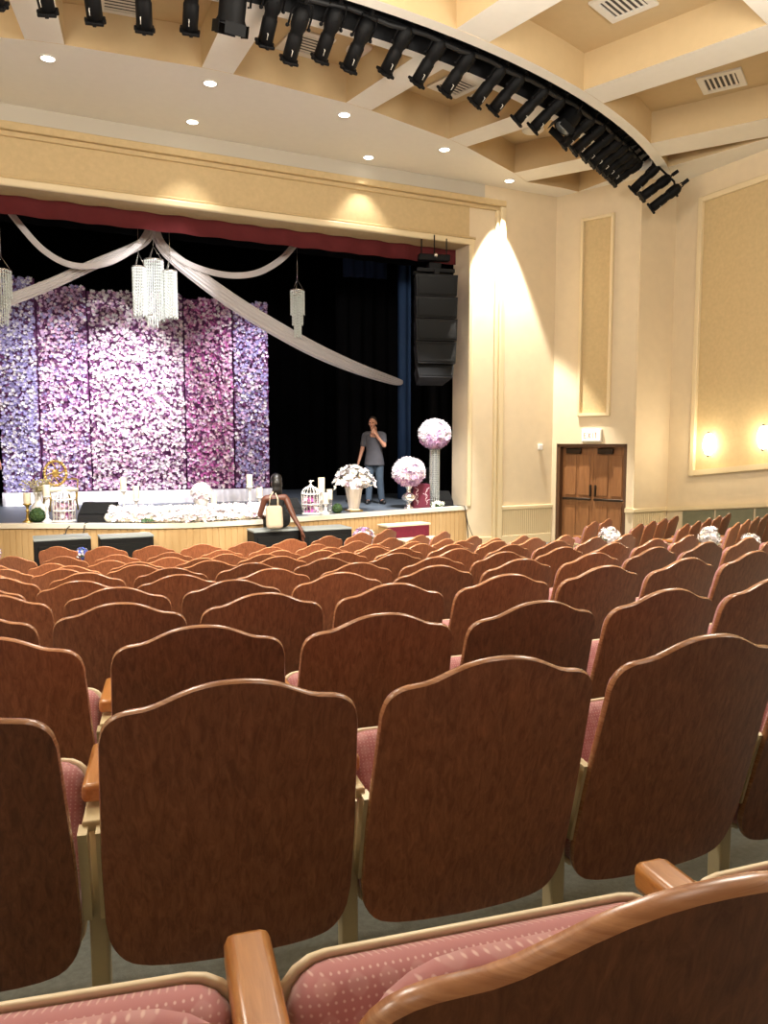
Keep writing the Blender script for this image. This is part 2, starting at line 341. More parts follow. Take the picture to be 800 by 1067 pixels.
for (a,b,c,d) in ((4.50,4.62,.10,0),(4.42,4.50,.05,0)): FT.bbox((XL,D-c,a),(8.80,D+.01,b), .02, M['band'])
FT.box((XL,D-.012,4.62),(8.35,D+.01,CZ),M['stripw']); FT.bbox((8.68,D-.09,FLOOR),(8.80,D+.01,4.5), .02, M['trimw']); FT.bbox((8.60,D-.05,FLOOR),(8.68,D+.01,4.44), .02, M['trimw'])
struct(FT.build('trim_1'))
IT = MB()
IT.bbox((OPL-.1,D-.06,LINT-.02),(OPR+.10,D+.02,LINT+.09), .025, M['trimw']); IT.bbox((OPL-.1,D-.03,LINT+.09),(OPR+.14,D+.02,LINT+.14), .02, M['band'])
IT.bbox((OPR-.02,D-.05,STG+.0),(OPR+.08,D+.02,LINT+.06), .025, M['trimw'])
struct(IT.build('trim_2'))
A2 = Vector((10.07,12.9)); dirv = Vector((.413,-.911)); 
def s2(s): p=A2+dirv*s; return (p.x,p.y)
def s2n(s,o): p=A2+dirv*s+Vector((-.911,-.413))*o; return (p.x,p.y)   # offset into the room
E2 = s2(1.77); Y3 = E2[1]
w2 = MB(); DH=-.055
def seg(a,b,z0,z1,th=.25,m='wall',mb=None):
    (mb or w2).prism([s2(a),s2(b),s2n(b,-th),s2n(a,-th)], z0, z1, M[m])
seg(-.02,.10,FLOOR-.1,DECK); seg(.10,1.60,DH,DECK); seg(1.60,1.77,FLOOR-.1,DECK)
struct(w2.build('wall_right_splay'))
w3 = MB(); w3.box((E2[0]-.02,Y3,FLOOR-.1),(XR+.3,Y3+.25,DECK), M['wall']); struct(w3.build('wall_right_pier'))
w4 = MB(); w4.box((XR,YB,FLOOR-.1),(XR+.25,Y3+.02,DECK), M['wall']); struct(w4.build('wall_right'))
wl = MB(); wl.box((XL-.25,YB,FLOOR-.1),(XL,D,DECK), M['wall']); struct(wl.build('wall_left'))
wb = MB(); wb.box((XL,YB-.25,FLOOR-.1),(XR,YB,DECK), M['backwall']); struct(wb.build('wall_back'))
# chair rails, wainscot, baseboards
RZ1 = -1.33
rt = MB(); rt.bbox((8.80,D-.05,RZ1-.05),(10.08,D,RZ1+.03), .015, M['trimw'])
for i in range(26): rt.box((8.82+i*.048,D-.012,FLOOR),(8.855+i*.048,D,RZ1-.05), M['trimw'])
rt.prism([s2(1.60),s2(1.77),s2n(1.77,.05),s2n(1.60,.05)], RZ1-.05, RZ1+.03, M['trimw'])
rt.bbox((E2[0]-.05,Y3-.05,RZ1-.05),(XR,Y3,RZ1+.03), .015, M['trimw'])
for i in range(17): rt.box((E2[0]+i*.05,Y3-.012,FLOOR),(E2[0]+.036+i*.05,Y3,RZ1-.05), M['trimw'])
def rail4(y): return RZ1+(Y3-y)*.112
n=40
for i in range(n):
    ya=Y3-i*.35; yb=ya-.35
    for (x0,za,zb) in ((.05,-.05,.03),):
        rt.add([(XR,ya,rail4(ya)+za),(XR-x0,ya,rail4(ya)+za),(XR-x0,ya,rail4(ya)+zb),(XR,ya,rail4(ya)+zb),(XR,yb,rail4(yb)+za),(XR-x0,yb,rail4(yb)+za),(XR-x0,yb,rail4(yb)+zb),(XR,yb,rail4(yb)+zb)],
           [(0,1,5,4),(1,2,6,5),(2,3,7,6)], M['trimw'])
struct(rt.build('trim_3'))
bb = MB(); bb.bbox((8.05,D-.03,FLOOR),(8.6,D,FLOOR+.2), .01, M['trimw']); bb.bbox((8.8,D-.03,FLOOR),(10.05,D,FLOOR+.2), .01, M['trimw']); bb.bbox((E2[0],Y3-.03,FLOOR),(XR,Y3,FLOOR+.2), .01, M['trimw'])
struct(bb.build('baseboard_right'))
gp = MB()
for y0,y1 in ((10.86,10.14),(10.08,9.30),(9.24,8.46),(8.40,7.6),(7.54,6.7)):
    gp.add([(XR-.02,y0,rail4(y0)-.07),(XR-.02,y1,rail4(y1)-.07),(XR-.02,y1,FZ(y1)),(XR-.02,y0,FZ(y0)),(XR,y0,rail4(y0)-.07),(XR,y1,rail4(y1)-.07),(XR,y1,FZ(y1)),(XR,y0,FZ(y0))],[(0,1,2,3),(0,4,5,1),(1,5,6,2),(0,3,7,4)], M['greenpanel'])
struct(gp.build('trim_4'))
def frame_panel(name, origin, u, n, w, zb, zt, fw, bot2=None):     # stucco panel with raised moulding, origin at left bottom, along u
    o=Vector((*origin,0)); u=Vector((*u,0)); n=Vector((*n,0)); mb=MB()
    X = Matrix(((u.x,n.x,0,o.x),(u.y,n.y,0,o.y),(0,0,1,0),(0,0,0,1)))
    zr = zb if bot2 is None else bot2
    mb.add([(0,.008,zb),(w,.008,zr),(w,.008,zt),(0,.008,zt)], [(0,1,2,3)], M['panel'], False, X)
    for (x0,x1,z0,z1) in ((0,fw,zb-.004,zt+.004),(w-fw,w,zr-.004,zt+.004),(fw+.001,w-fw-.001,zt-fw,zt)): mb.bbox((x0,0,z0),(x1,.074,z1), .012, M['trimw'], X)
    k=12
    for i in range(k):
        a=w*i/k; b=w*(i+1)/k; za=zb+(zr-zb)*i/k; zc=zb+(zr-zb)*(i+1)/k
        mb.add([(a,0,za),(b,0,zc),(b,.07,zc),(a,.07,za),(a,0,za+fw),(b,0,zc+fw),(b,.07,zc+fw),(a,.07,za+fw)], [(0,1,2,3),(3,2,6,7),(7,6,5,4)], M['trimw'], False, X)
    return struct(mb.build(name))
frame_panel('trim_5', s2(.56), dirv, (-.911,-.413), .68, .50, 4.34, .06)
frame_panel('trim_6', (XR,10.70), (0,-1), (-1,0), 6.4, -.66, 4.46, .10, .05)
# double door (recessed)
dr = thing('door_1', None, None); struct(dr)
def DX(o=0): return Matrix(((dirv.x,-.911,0,A2.x),(dirv.y,-.413,0,A2.y),(0,0,1,FLOOR),(0,0,0,1)))
X2 = DX(); DHH = DH-FLOOR
fr = MB(); fr.box((.10,-.22,0),(.17,-.02,DHH), M['doordark'], X2); fr.box((1.53,-.22,0),(1.60,-.02,DHH), M['doordark'], X2); fr.box((.10,-.22,DHH-.06),(1.60,-.02,DHH), M['doordark'], X2)
fr.build('door_frame', dr)
for k,(a,b) in enumerate(((.17,.848),(.852,1.53))):
    lf = MB(); lf.box((a,-.20,.01),(b,-.15,DHH-.06), M['doorwood'], X2)
    wd=(b-a)
    for (z0,z1) in ((.12,.80),(1.0,DHH-.22)):
        for (x0,x1) in ((a+.07,a+wd/2-.03),(a+wd/2+.03,b-.07)):
            lf.bbox((x0,-.15,z0),(x1,-.135,z1), .012, M['doorwood'], X2)
    leaf = lf.build('door_leaf', dr)
    h = MB(); h.bbox((a+.03,-.135,.90),(b-.03,-.09,.95), .012, M['bronze'], X2); h.build('push_bar', leaf)
    px = b-.07 if k==0 else a+.03
    h = MB(); h.bbox((px,-.15,.98),(px+.04,-.11,1.22), .012, M['bronze'], X2); h.build('door_handle', leaf)
    c = MB(); c.bbox((a+.10,-.15,DHH-.20),(a+.42,-.08,DHH-.09), .012, M['bronze'], X2); c.build('door_closer', leaf)
# EXIT sign over the door
XE = Matrix(((dirv.x,-.911,0,A2.x+dirv.x*.88),(dirv.y,-.413,0,A2.y+dirv.y*.88),(0,0,1,.11),(0,0,0,1)))
ex = thing('exit_sign', 'lit white exit sign with red lettering on the wall above the double door', 'sign')
c=MB(); c.bbox((-.21,.0,-.13),(.21,.07,.13), .012, M['vent'], XE); c.build('housing', ex)
c=MB(); c.box((-.185,.071,-.10),(.185,.077,.10), M['exitglow'], XE); fa=c.build('face', ex)
c=MB()
def strokes(x, L):
    for (a,b) in L:
        (x0,z0),(x1,z1)=a,b; d=Vector((x1-x0,z1-z0)); nn=Vector((-d.y,d.x)).normalized()*.008
        c.prism([(x+x0+nn.x,z0+nn.y),(x+x1+nn.x,z1+nn.y),(x+x1-nn.x,z1-nn.y),(x+x0-nn.x,z0-nn.y)], .0, .006, M['exitred'], X=XE@Matrix(((1,0,0,0),(0,0,1,.078),(0,1,0,0),(0,0,0,1))))
g=.055
strokes(-.14, [((0,-g),(0,g)),((0,g),(.05,g)),((0,0),(.042,0)),((0,-g),(.05,-g))])
strokes(-.06, [((0,-g),(.055,g)),((0,g),(.055,-g))])
strokes(.035, [((0,-g),(0,g))])
strokes(.07, [((.03,-g),(.03,g)),((0,g),(.06,g))])
c.build('lettering', fa)
# thermostat-like white sensor on the wall beside the corner
tag(MB().bbox((9.70,D-.06,-.18),(9.79,D,-.06),.015,M['white']).build('wall_sensor'), 'small white sensor box on the cream wall left of the exit door', 'sensor')
# sconces
for i,(y,z) in enumerate(((10.28,-.06),(9.13,.06))):
    t = thing('wall_sconce', ['glowing half-round wall sconce nearer the exit door','glowing half-round wall sconce cut by the right edge of the photo'][i], 'lamp', (XR,y,z), 0, 'wall sconces in the right panel')
    c=MB(); prof=[(.005,-.20),(.07,-.17),(.105,-.08),(.115,0),(.105,.08),(.07,.17),(.005,.20)]
    c.lathe(prof, M['glow'], 16, T((-.035,0,0))@Matrix.Diagonal((.8,1,1,1))); c.build('shade', t)
    c=MB(); c.ball((-.06,0,.215),.018,M['bronze'],8); c.ball((-.06,0,-.215),.018,M['bronze'],8); c.tube([(-.06,0,-.21),(-.02,0,-.21),(-.02,0,.21),(-.06,0,.21)],.008,M['bronze'],6); c.build('bracket', t)
    c=MB(); c.bbox((-.015,-.06,-.12),(0,.06,.12),.006,M['bronze']); c.build('backplate', t)
    l=bpy.data.lights.new('sconce_lamp','POINT'); l.energy=14; l.color=(1,.82,.55); l.shadow_soft_size=.1; lo=bpy.data.objects.new('sconce_lamp',l); COL.objects.link(lo); lo.location=(XR-.32,y,z)
# recessed downlights
DLAB=['recessed round downlight nearest the top left corner','recessed downlight at the foot of the second ceiling beam','recessed downlight close above the yellow frieze, left of centre','recessed downlight at the foot of the middle ceiling beam','recessed downlight close above the frieze, right of centre','recessed downlight near the coffer right of centre','recessed downlight at the right end of the white ceiling, over the bright wall']
for i,(x,y) in enumerate(DOWN):
    t=thing('recessed_downlight', DLAB[i], 'lamp', (x,y,CZ), 0, 'downlights in the white ceiling band')
    c=MB(); n=20
    vs=[(r*math.cos(6.2832*j/n),r*math.sin(6.2832*j/n),z) for r,z in ((.115,-.001),(.11,-.012),(.085,-.012),(.08,.0)) for j in range(n)]
    c.add(vs,[(q*n+j,(q+1)*n+j,(q+1)*n+(j+1)%n,q*n+(j+1)%n) for q in range(3) for j in range(n)],M['vent'],True); c.build('trim_ring',t)
    c=MB(); c.lathe([(.082,-.008),(.08,-.004)],M['glowd'],20); c.build('lens',t)
# vents and round diffusers on the coffer decks
def vent(x,y,lab,rz,sz=.62):
    t=thing('ceiling_vent',lab,'vent',(x,y,DECK),rz,'square air vents in the ceiling coffers'); h=sz/2
    c=MB(); c.bbox((-h,-h,-.03),(h,-h+.09,0),.003,M['vent']); c.bbox((-h,h-.09,-.03),(h,h,0),.003,M['vent']); c.bbox((-h,-h+.085,-.0298),(-h+.09,h-.085,0),.003,M['vent']); c.bbox((h-.09,-h+.085,-.0298),(h,h-.085,0),.003,M['vent']); c.build('frame',t)
    c=MB(); c.box((-h+.09,-h+.09,-.006),(h-.09,h-.09,-.002),M['ventd']); c.build('duct',t)
    c=MB()
    for i in range(6): y0=-h+.11+i*(sz-.2)/6; c.box((-h+.09,y0,-.024),(h-.09,y0+.03,-.018),M['vent'],)
    c.build('louvre',t)
vent(7.01,7.75,'square white air vent at the top right, in the large coffer',.35); vent(9.81,8.7,'square white air vent in the coffer nearest the right wall',.55)
vent(3.81,10.36,'square white air vent behind the lamps in the coffer left of the middle beam',.1); vent(6.28,10.53,'square white air vent behind the lamps in the coffer right of the middle beam',.25); vent(1.46,10.41,'square white air vent behind the lamps in the left coffer',-.1)
for x,y,lab in ((4.55,10.21,'round white ceiling speaker in the coffer left of the middle beam'),(6.87,10.72,'round white ceiling speaker in the coffer right of the middle beam'),(8.37,11.42,'round white ceiling speaker in the small coffer near the right wall')):
    tag(MB().lathe([(.19,0),(.19,-.015),(.17,-.03),(.1,-.036),(.02,-.037)][::-1],M['vent'],20).build('ceiling_speaker',None,(x,y,DECK)),lab,'speaker','round ceiling speakers')
# ------------------------------------------------------------------ stage house
SB, SX0, SX1, ST = 20.6, -6, 11.5, 5.2
sb=MB(); sb.box((SX0,SB,STG-.1),(SX1,SB+.2,ST),M['black']); struct(sb.build('wall_stage_back'))
sb=MB(); sb.box((SX0-.2,D+TH,STG-.1),(SX0,SB,ST),M['black']); struct(sb.build('wall_stage_left'))
sb=MB(); sb.box((SX1,D+TH,STG-.1),(SX1+.2,SB,ST),M['black']); struct(sb.build('wall_stage_right'))
sb=MB(); sb.box((SX0,D+TH,ST),(SX1,SB,ST+.1),M['black']); struct(sb.build('ceiling_stage'))
APR=[(8.02,12.93),(7.5,12.85),(6.6,12.68),(5.3,12.42),(4.2,12.22),(3.3,12.10),(2.5,12.08),(1.9,12.25),(1.4,12.50),(.8,12.83),(.1,13.18),(-.5,13.42),(-1.4,13.72)]
sp=MB(); poly=APR+[(-1.4,13.8),(SX0,13.8),(SX0,SB),(SX1,SB),(SX1,D+TH),(8.02,D+TH)]
sp.prism(poly,STG-.12,STG,M['stagefloor'],M['stagefloor'],M['stagefloor']); struct(sp.build('floor_stage'))
ap=MB(); nz=MB()
def offs(k,o):
    a=Vector(APR[max(k-1,0)]);b=Vector(APR[min(k+1,len(APR)-1)]);d=(b-a).normalized(); nn=Vector((-d.y,d.x)); 
    if nn.y>0: nn=-nn
    p=Vector(APR[k])+nn*o; return (p.x,p.y)
for k in range(len(APR)-1):
    p,q=offs(k,.0),offs(k+1,.0); p2,q2=offs(k,.05),offs(k+1,.05); pb,qb=offs(k,-.1),offs(k+1,-.1)
    ap.prism([offs(k,.012),offs(k+1,.012),pb and offs(k+1,-.02),offs(k,-.02)],FLOOR,STG-.06,M['apron'])
    L=(Vector(q)-Vector(p)).length; m=int(L/.09)
    for i in range(m):                                # beadboard strips
        a=Vector(offs(k,.012)).lerp(Vector(offs(k+1,.012)),i/m+.006); b=Vector(offs(k,.012)).lerp(Vector(offs(k+1,.012)),(i+.88)/m); a2=Vector(offs(k,.022)).lerp(Vector(offs(k+1,.022)),i/m+.006); b2=Vector(offs(k,.022)).lerp(Vector(offs(k+1,.022)),(i+.88)/m)
        ap.prism([tuple(a2),tuple(b2),tuple(b),tuple(a)],FLOOR,STG-.06,M['apron'])
    nz.prism([p2,q2,qb,pb],STG-.06,STG+.012,M['nosing'])
struct(ap.build('wall_apron')); struct(nz.build('trim_7'))
def curtain(name,p,q,z0,z1,m,lab,cat='curtain',fold=.12,amp=.05,group=None):
    p=Vector(p);q=Vector(q);d=(q-p);L=d.length;d.normalize();nn=Vector((-d.y,d.x));n=max(8,int(L/fold*6));mb=MB();vs=[]
    for s in (0,1):
        for z in (z0,z1):
            for i in range(n+1):
                t=L*i/n; o=amp*math.sin(t/fold*math.pi)+.3*amp*math.sin(t*7.3)+s*.015; v=p+d*t+nn*o; vs.append((v.x,v.y,z))
    N=n+1;fs=[(i,i+1,N+i+1,N+i) for i in range(n)]+[(2*N+i+1,2*N+i,3*N+i,3*N+i+1) for i in range(n)]+[(i,2*N+i,2*N+i+1,i+1) for i in range(n)]+[(N+i,N+i+1,3*N+i+1,3*N+i) for i in range(n)]
    mb.add(vs,fs,M[m],True); return tag(mb.build(name),lab,cat,group)
curtain('red_valance',(OPL-.3,D+.52),(OPR+.0,D+.52),3.46,4.5,'red','dark red valance running under the whole proscenium lintel','valance',.3,.03)
curtain('stage_curtain',(-5.5,19.6),(11.0,19.6),STG,5.0,'velour','black backdrop curtain filling the back of the stage','curtain',.22,.05)
curtain('border_curtain',(-5.5,14.9),(11.2,14.9),3.72,5.1,'velour','black border curtain across the top of the stage behind the swags','curtain',.25,.03)
curtain('leg_curtain',(7.66,15.2),(7.98,15.2),STG,5.15,'bluelitvel','narrow leg curtain coloured as blue-lit where the long swag ties off','curtain',.11,.03)
curtain('leg_curtain',(8.02,14.5),(9.6,14.6),STG,5.15,'velour','black leg curtain behind the tall flower ball and hanging speakers','curtain',.14,.04)
curtain('leg_curtain',(6.9,16.9),(9.9,17.1),STG,5.0,'velour','black leg curtain deeper in the wing behind the man','curtain',.17,.05)
curtain('border_curtain',(6.6,15.75),(7.6,15.6),3.55,5.19,'bluedark','short dark blue border curtain beside the blue-lit leg curtain','curtain',.12,.03)
# ------------------------------------------------------------------ flower wall panels
def fwall(p,q,z0,z1,pal,lab,n):
    p=Vector(p);q=Vector(q);d=q-p;L=d.length;d.normalize();nn=Vector((d.y,-d.x))
    t=thing('flower_wall_panel',lab,'flower wall',(p.x,p.y,z0),math.atan2(d.y,d.x),'flower wall panels')
    c=MB(); c.box((0,0,0),(L,.06,z1-z0),PET['plum']); c.build('backing',t)
    c=MB()
    for i in range(n):
        x=random.uniform(.02,L-.02);z=random.uniform(.03,z1-z0-.01+random.random()*.04); y=-random.uniform(.01,.09)
        m=random.choices(list(pal),list(pal.values()))[0]
        c.blossom((x,y,z),(random.uniform(-.6,.6),-1,random.uniform(-.4,.7)),random.uniform(.022,.048),PET[m],5,random.uniform(.1,.6))
    c.build('blossoms',t); return t
DEN=600
FW=[((-.17,17.12),(.53,17.0),dict(lav=4,white=3,lav2=3,plum=.6),'bluish lavender flower wall panel at the left end','z'),
    ((.55,17.02),(1.47,16.9),dict(pink=2,lilac=3,blush=2,white=1,plum=3,lav=1.5,lav2=1),'mauve pink flower wall panel second from the left','z'),
    ((1.49,16.90),(3.33,16.6),dict(white=4,blush=3,pink=1.4,lilac=2,plum=2.8),'broad white and blush flower wall panel in the middle','z'),
    ((3.35,16.6),(4.32,16.42),dict(pink=3,mag=3,blush=2,white=1,plum=2.2,lilac=1.5),'magenta pink flower wall panel right of the broad one','z'),
    ((4.35,16.44),(5.06,16.28),dict(lilac=3,lav=2,lav2=3,white=1.4,plum=2),'violet flower wall panel at the right end','z')]
for i,(p,q,pal,lab,_) in enumerate(FW):
    zt=[3.2,3.08,3.02,2.96,2.92][i]; L=(Vector(q)-Vector(p)).length; fwall(p,q,-1.02,zt,pal,lab,int(L*4.1*DEN*1.25))
sk=MB(); n=160; vs=[]
for j,z in enumerate((STG,-1.2,-1.02)):
    for i in range(n+1):
        t=i/n; x=-.2+t*5.3; y=17.0-t*.86; o=.03*math.sin(i*.9)+.022*math.sin(i*.37)+(.05 if j==0 else 0)*abs(math.sin(i*.21)); vs.append((x,y-o-.02,z))
for i in range(n+1): t=i/n; vs.append((-.2+t*5.3,17.25-t*.86,-1.02))
for i in range(n+1): t=i/n; vs.append((-.2+t*5.3,17.25-t*.86,STG))
N=n+1; sk.add(vs,[(j*N+i,j*N+i+1,(j+1)*N+i+1,(j+1)*N+i) for j in range(4) for i in range(n)],M['satin'],True)
tag(sk.build('satin_skirt'),'white satin skirt gathered along the foot of the flower wall','drape')
# ------------------------------------------------------------------ swags, chandeliers
tag(MB().tube([(-2,14.2,3.85),(8,14.2,3.85)],.03,M['blackmetal']).build('batten'),'black pipe batten above the chandeliers, behind the red valance','pipe')
def swag(pts,w0,w1,lab,wm=None):
    P=[Vector(p) for p in pts]; Q=[]
    for i in range(len(P)-1):
        a=P[max(i-1,0)];b=P[i];c_=P[i+1];d=P[min(i+2,len(P)-1)]
        for k in range(10):
            t=k/10; Q.append(.5*((2*b)+(c_-a)*t+(2*a-5*b+4*c_-d)*t*t+(3*b-a-3*c_+d)*t**3))
    Q.append(P[-1]); N=len(Q); K=56; vs=[];fs=[]
    for j,q in enumerate(Q):
        tg=(Q[min(j+1,N-1)]-Q[max(j-1,0)]).normalized(); y=Vector((0,1,0)); u=tg.cross(y).normalized()
        t=j/(N-1); ww=(w0*(1-t)+w1*t); ww+= (wm-ww)*math.sin(math.pi*t) if wm else 0
        for i in range(K):
            a=2*math.pi*i/K; s=math.cos(a); fold=1+.8*math.sin(s*15+1.3*t)
            vs.append(q+u*(ww/2*s)+y*(ww*.24*math.sin(a)*fold))
    for j in range(N-1):
        for i in range(K): k=(i+1)%K; fs.append((j*K+i,(j+1)*K+i,(j+1)*K+k,j*K+k))
    fs+= [tuple(range(K)),tuple((N-1)*K+i for i in range(K-1,-1,-1))]
    c=MB(); c.add(vs,fs,M['tulle'],True); return tag(c.build('ceiling_swag'),lab,'drape','ivory fabric swags')
swag([(2.34,14.2,3.80),(2.2,14.2,3.44),(1.3,14.25,2.95),(.5,14.3,2.52),(-.6,14.4,2.05),(-1.6,14.4,1.8)],.14,.22,'ivory swag falling from the centre down to the left edge of the stage')
swag([(.0,14.0,3.85),(.2,14.0,3.55),(.6,14.0,3.10),(1.05,14.0,2.90),(1.6,14.0,3.0),(2.1,14.0,3.36),(2.36,14.1,3.8)],.10,.10,'short ivory swag looped under the valance left of the centre chandelier')
swag([(2.40,14.2,3.80),(2.52,14.2,3.46),(2.95,14.2,3.16),(3.6,14.2,3.02),(4.2,14.2,3.10),(4.7,14.2,3.40),(5.05,14.2,3.8)],.10,.12,'short ivory swag looped under the valance right of the centre chandelier')
swag([(2.42,14.3,3.80),(2.55,14.3,3.42),(3.1,14.3,3.0),(4.08,14.35,2.42),(5.3,14.5,1.87),(6.4,14.8,1.54),(7.5,15.08,1.30),(7.72,15.10,1.29)],.12,.07,'long ivory swag running from the centre to the blue-lit leg curtain',.30)
def crystal_tube(parent,name,x,y,r0,zt,zb,nst,slant=0):
    c=MB(); c.lathe([(r0+.012,zt-.012),(r0+.012,zt+.012),(r0-.005,zt+.012)],M['silver'],20,T((x,y,0)))
    for i in range(nst):
        a=2*math.pi*i/nst; px,py=x+r0*math.cos(a),y+r0*math.sin(a); z1=zb+slant*(i%3)*.03+.02*math.sin(i*2.3); k=max(3,int((zt-z1)/.05)); prof=[]
        for j in range(k): z=zt-(zt-z1)*j/k; prof+=[(.003,z),(.011,z-.018),(.011,z-.034)]
        prof.append((.003,z1)); c.lathe([(r_,z_) for r_,z_ in prof][::-1],M['crystal'],5,T((px,py,0)))
    return c.build(name,parent)
def hangers(parent,x,y,r,z0,z1):
    c=MB()
    for a in (0,2.1,4.2): c.tube([(x+r*math.cos(a),y+r*math.sin(a),z0),(x,y,z1)],.004,M['silver'],5)
    c.tube([(x,y,z1),(x,y,3.84)],.005,M['silver'],5); c.build('hanger',parent)
t=thing('chandelier','large crystal chandelier of three beaded cylinders hanging at centre stage','chandelier',(0,0,0))
for x,y,r,zt,zb in ((2.38,14.25,.16,3.16,2.12),(2.11,14.15,.11,3.0,2.16),(2.64,14.15,.11,2.98,2.16)): crystal_tube(t,'crystal_tier',x,y,r,zt,zb,26); hangers(t,x,y,r,zt,zt+.24)
crystal_tube(t,'crystal_tier',2.33,14.2,.09,2.2,2.0,14)
for x,lab in ((5.05,'small three-tier crystal chandelier hanging alone over the black curtain'),(-.03,'three-tier crystal chandelier cut by the left edge of the photo')):
    zt=2.87 if x>1 else 2.78; s=1 if x>1 else 1.1; t=thing('chandelier',lab,'chandelier',(0,0,0))
    crystal_tube(t,'crystal_tier',x,14.3,.13*s,zt,zt-.45,22); crystal_tube(t,'crystal_tier',x,14.3,.10*s,zt-.05,zt-.65,18); crystal_tube(t,'crystal_tier',x,14.3,.065*s,zt-.1,zt-.88,14); hangers(t,x,14.3,.13*s,zt,zt+.22)
# ------------------------------------------------------------------ arc of stage lights
pipeR=13.83
pp=MB()
for R_a,z in ((pipeR,4.98),(pipeR+.08,5.12)): pp.tube([(*pol(R_a,A0+.02+(A1-.05-A0)*i/60),z) for i in range(61)],.028,M['blackmetal'],8)
pp.tube([(*pol(pipeR+.03,A0+.02+(A1-.05-A0)*i/60),4.93+.02*math.sin(i*1.7)) for i in range(61)],.03,M['black'],6)
pp.tube([(10.50,10.78,5.3),(10.52,10.76,4.95),(10.62,10.9,4.85)],.025,M['blackmetal'],8); pp.tube([(10.52,10.76,4.95),(10.86,10.60,4.62),(10.90,10.55,4.35)],.02,M['blackmetal'],8)
tag(pp.build('lighting_pipe'),'long curved black lighting pipe with cables in the ceiling slot','pipe')
def make_fixture():
    t=thing('stage_spotlight','','stage light')
    c=MB(); c.lathe([(.03,.20),(.055,.19),(.085,.15),(.095,.06),(.092,-.02),(.075,-.06),(.075,-.10),(.085,-.12),(.085,-.36),(.07,-.37)][::-1],M['blackmetal'],14)
    for i in range(6): c.box((-.1,-.004,.02+i*.022),(.1,.004,.028+i*.022),M['blackmetal'],RZ(30*i))
    c.build('barrel',t)
    c=MB(); c.bbox((-.095,-.095,-.405),(.095,.095,-.37),.01,M['blackmetal']); c.bbox((-.11,-.02,-.41),(.11,.02,-.365),.008,M['blackmetal']); c.bbox((-.02,-.11,-.41),(.02,.11,-.365),.008,M['blackmetal']); c.build('lens_holder',t)
    c=MB(); c.tube([(-.03,-.075,-.24),(-.03,-.10,-.24),(-.03,-.105,-.30)],.006,M['vent'],5); c.build('focus_handle',t)
    c=MB(); c.tube([(.11,0,-.02),(.125,0,-.02),(.125,0,.14),(.10,0,.24),(-.10,0,.24),(-.125,0,.14),(-.125,0,-.02),(-.11,0,-.02)],.012,M['blackmetal'],6); c.ball((.135,0,-.02),.022,M['blackmetal'],8); c.ball((-.135,0,-.02),.022,M['blackmetal'],8); c.build('yoke',t)
    c=MB(); c.bbox((-.02,-.03,.24),(.02,.03,.36),.008,M['blackmetal']); c.tube([(.0,.0,.30),(.1,.03,.2),(.13,.05,.05),(.05,.08,.12),(.0,.06,.18)],.006,M['black'],5); c.build('clamp',t)
    return t
def make_par():
    t=thing('stage_spotlight','','stage light')
    c=MB(); c.lathe([(.04,.20),(.10,.18),(.14,.10),(.15,0),(.15,-.14),(.165,-.17),(.165,-.19)][::-1],M['blackmetal'],12); c.build('barrel',t)
    c=MB(); c.lathe([(.125,-.196),(.12,-.192)],M['deckgrey'],20); c.build('lens',t)
    c=MB()
    for a in (0,90,180,270): c.bbox((-.12,.165,-.30),(.12,.172,-.18),.003,M['blackmetal'],RZ(a)@RX(0))
    c.build('barn_door',t)
    c=MB(); c.tube([(.17,0,0),(.2,0,0),(.2,0,.2),(.12,0,.36),(-.12,0,.36),(-.2,0,.2),(-.2,0,0),(-.17,0,0)],.013,M['blackmetal'],6); c.build('yoke',t)
    c=MB(); c.bbox((-.03,-.03,.36),(.03,.03,.46),.01,M['blackmetal']); c.build('clamp',t)
    return t
FIXA=[(-.1986,0),(-.1624,0),(-.1272,0),(-.0893,0),(-.0528,0),(-.0210,'p'),(.0118,0),(.0340,0),(.0639,0),(.0928,0),(.1330,0),(.1700,0),(.2060,0),(.2480,0),(.2760,0),(.3160,0),(.3470,0),(.382,'p'),(.412,0),(.440,0),(.468,0),(.493,0),(.515,0),(.537,0),(.558,0),(.580,0),None,None,None]
FIX=[]
fp,pp_=make_fixture(),make_par(); used={}
ENDF=[((10.56,10.88,4.80),(10.36,11.22,4.48)),((10.68,10.74,4.60),(10.30,11.00,4.28)),((10.78,10.60,4.40),(10.50,11.00,4.08))]
for i,ak in enumerate(FIXA):
    a,k=ak if ak else (0,1)
    src=pp_ if k=='p' else fp
    t=src if src not in used else copy_tree(src); used[src]=1
    zm=4.84-(0 if k in (0,'p') else .10+.11*k); x,y=pol(13.72,a); m=Vector((x,y,zm))
    tgt=Vector((2.65,15.5,-1.3)) if k!='p' else Vector((2.2,11.5,-1.5)) if i<10 else Vector((3.6,10.5,-1.3))
    if i<10: m.z-=(.15,.14,.15,.15,.08,.10,.04,.16,.06,.08)[i]
    if ak is None: m,tgt=[Vector(v) for v in ENDF[i-len(FIXA)+3]]
    q=(tgt-m).to_track_quat('-Z','X' if False else 'Y').to_matrix().to_4x4()
    t.matrix_world=T(m)@q@RZ(random.uniform(-6,6)+0)
    n=i+1
    t['label']='broad black floodlight with barn doors, %s lamp along the curved pipe from the left'%ORD[n] if k=='p' else 'long black stage spotlight, %s lamp along the curved ceiling pipe from the left'%ORD[n]
    t['category']='stage light'; t['group']='stage lights on the curved pipe'
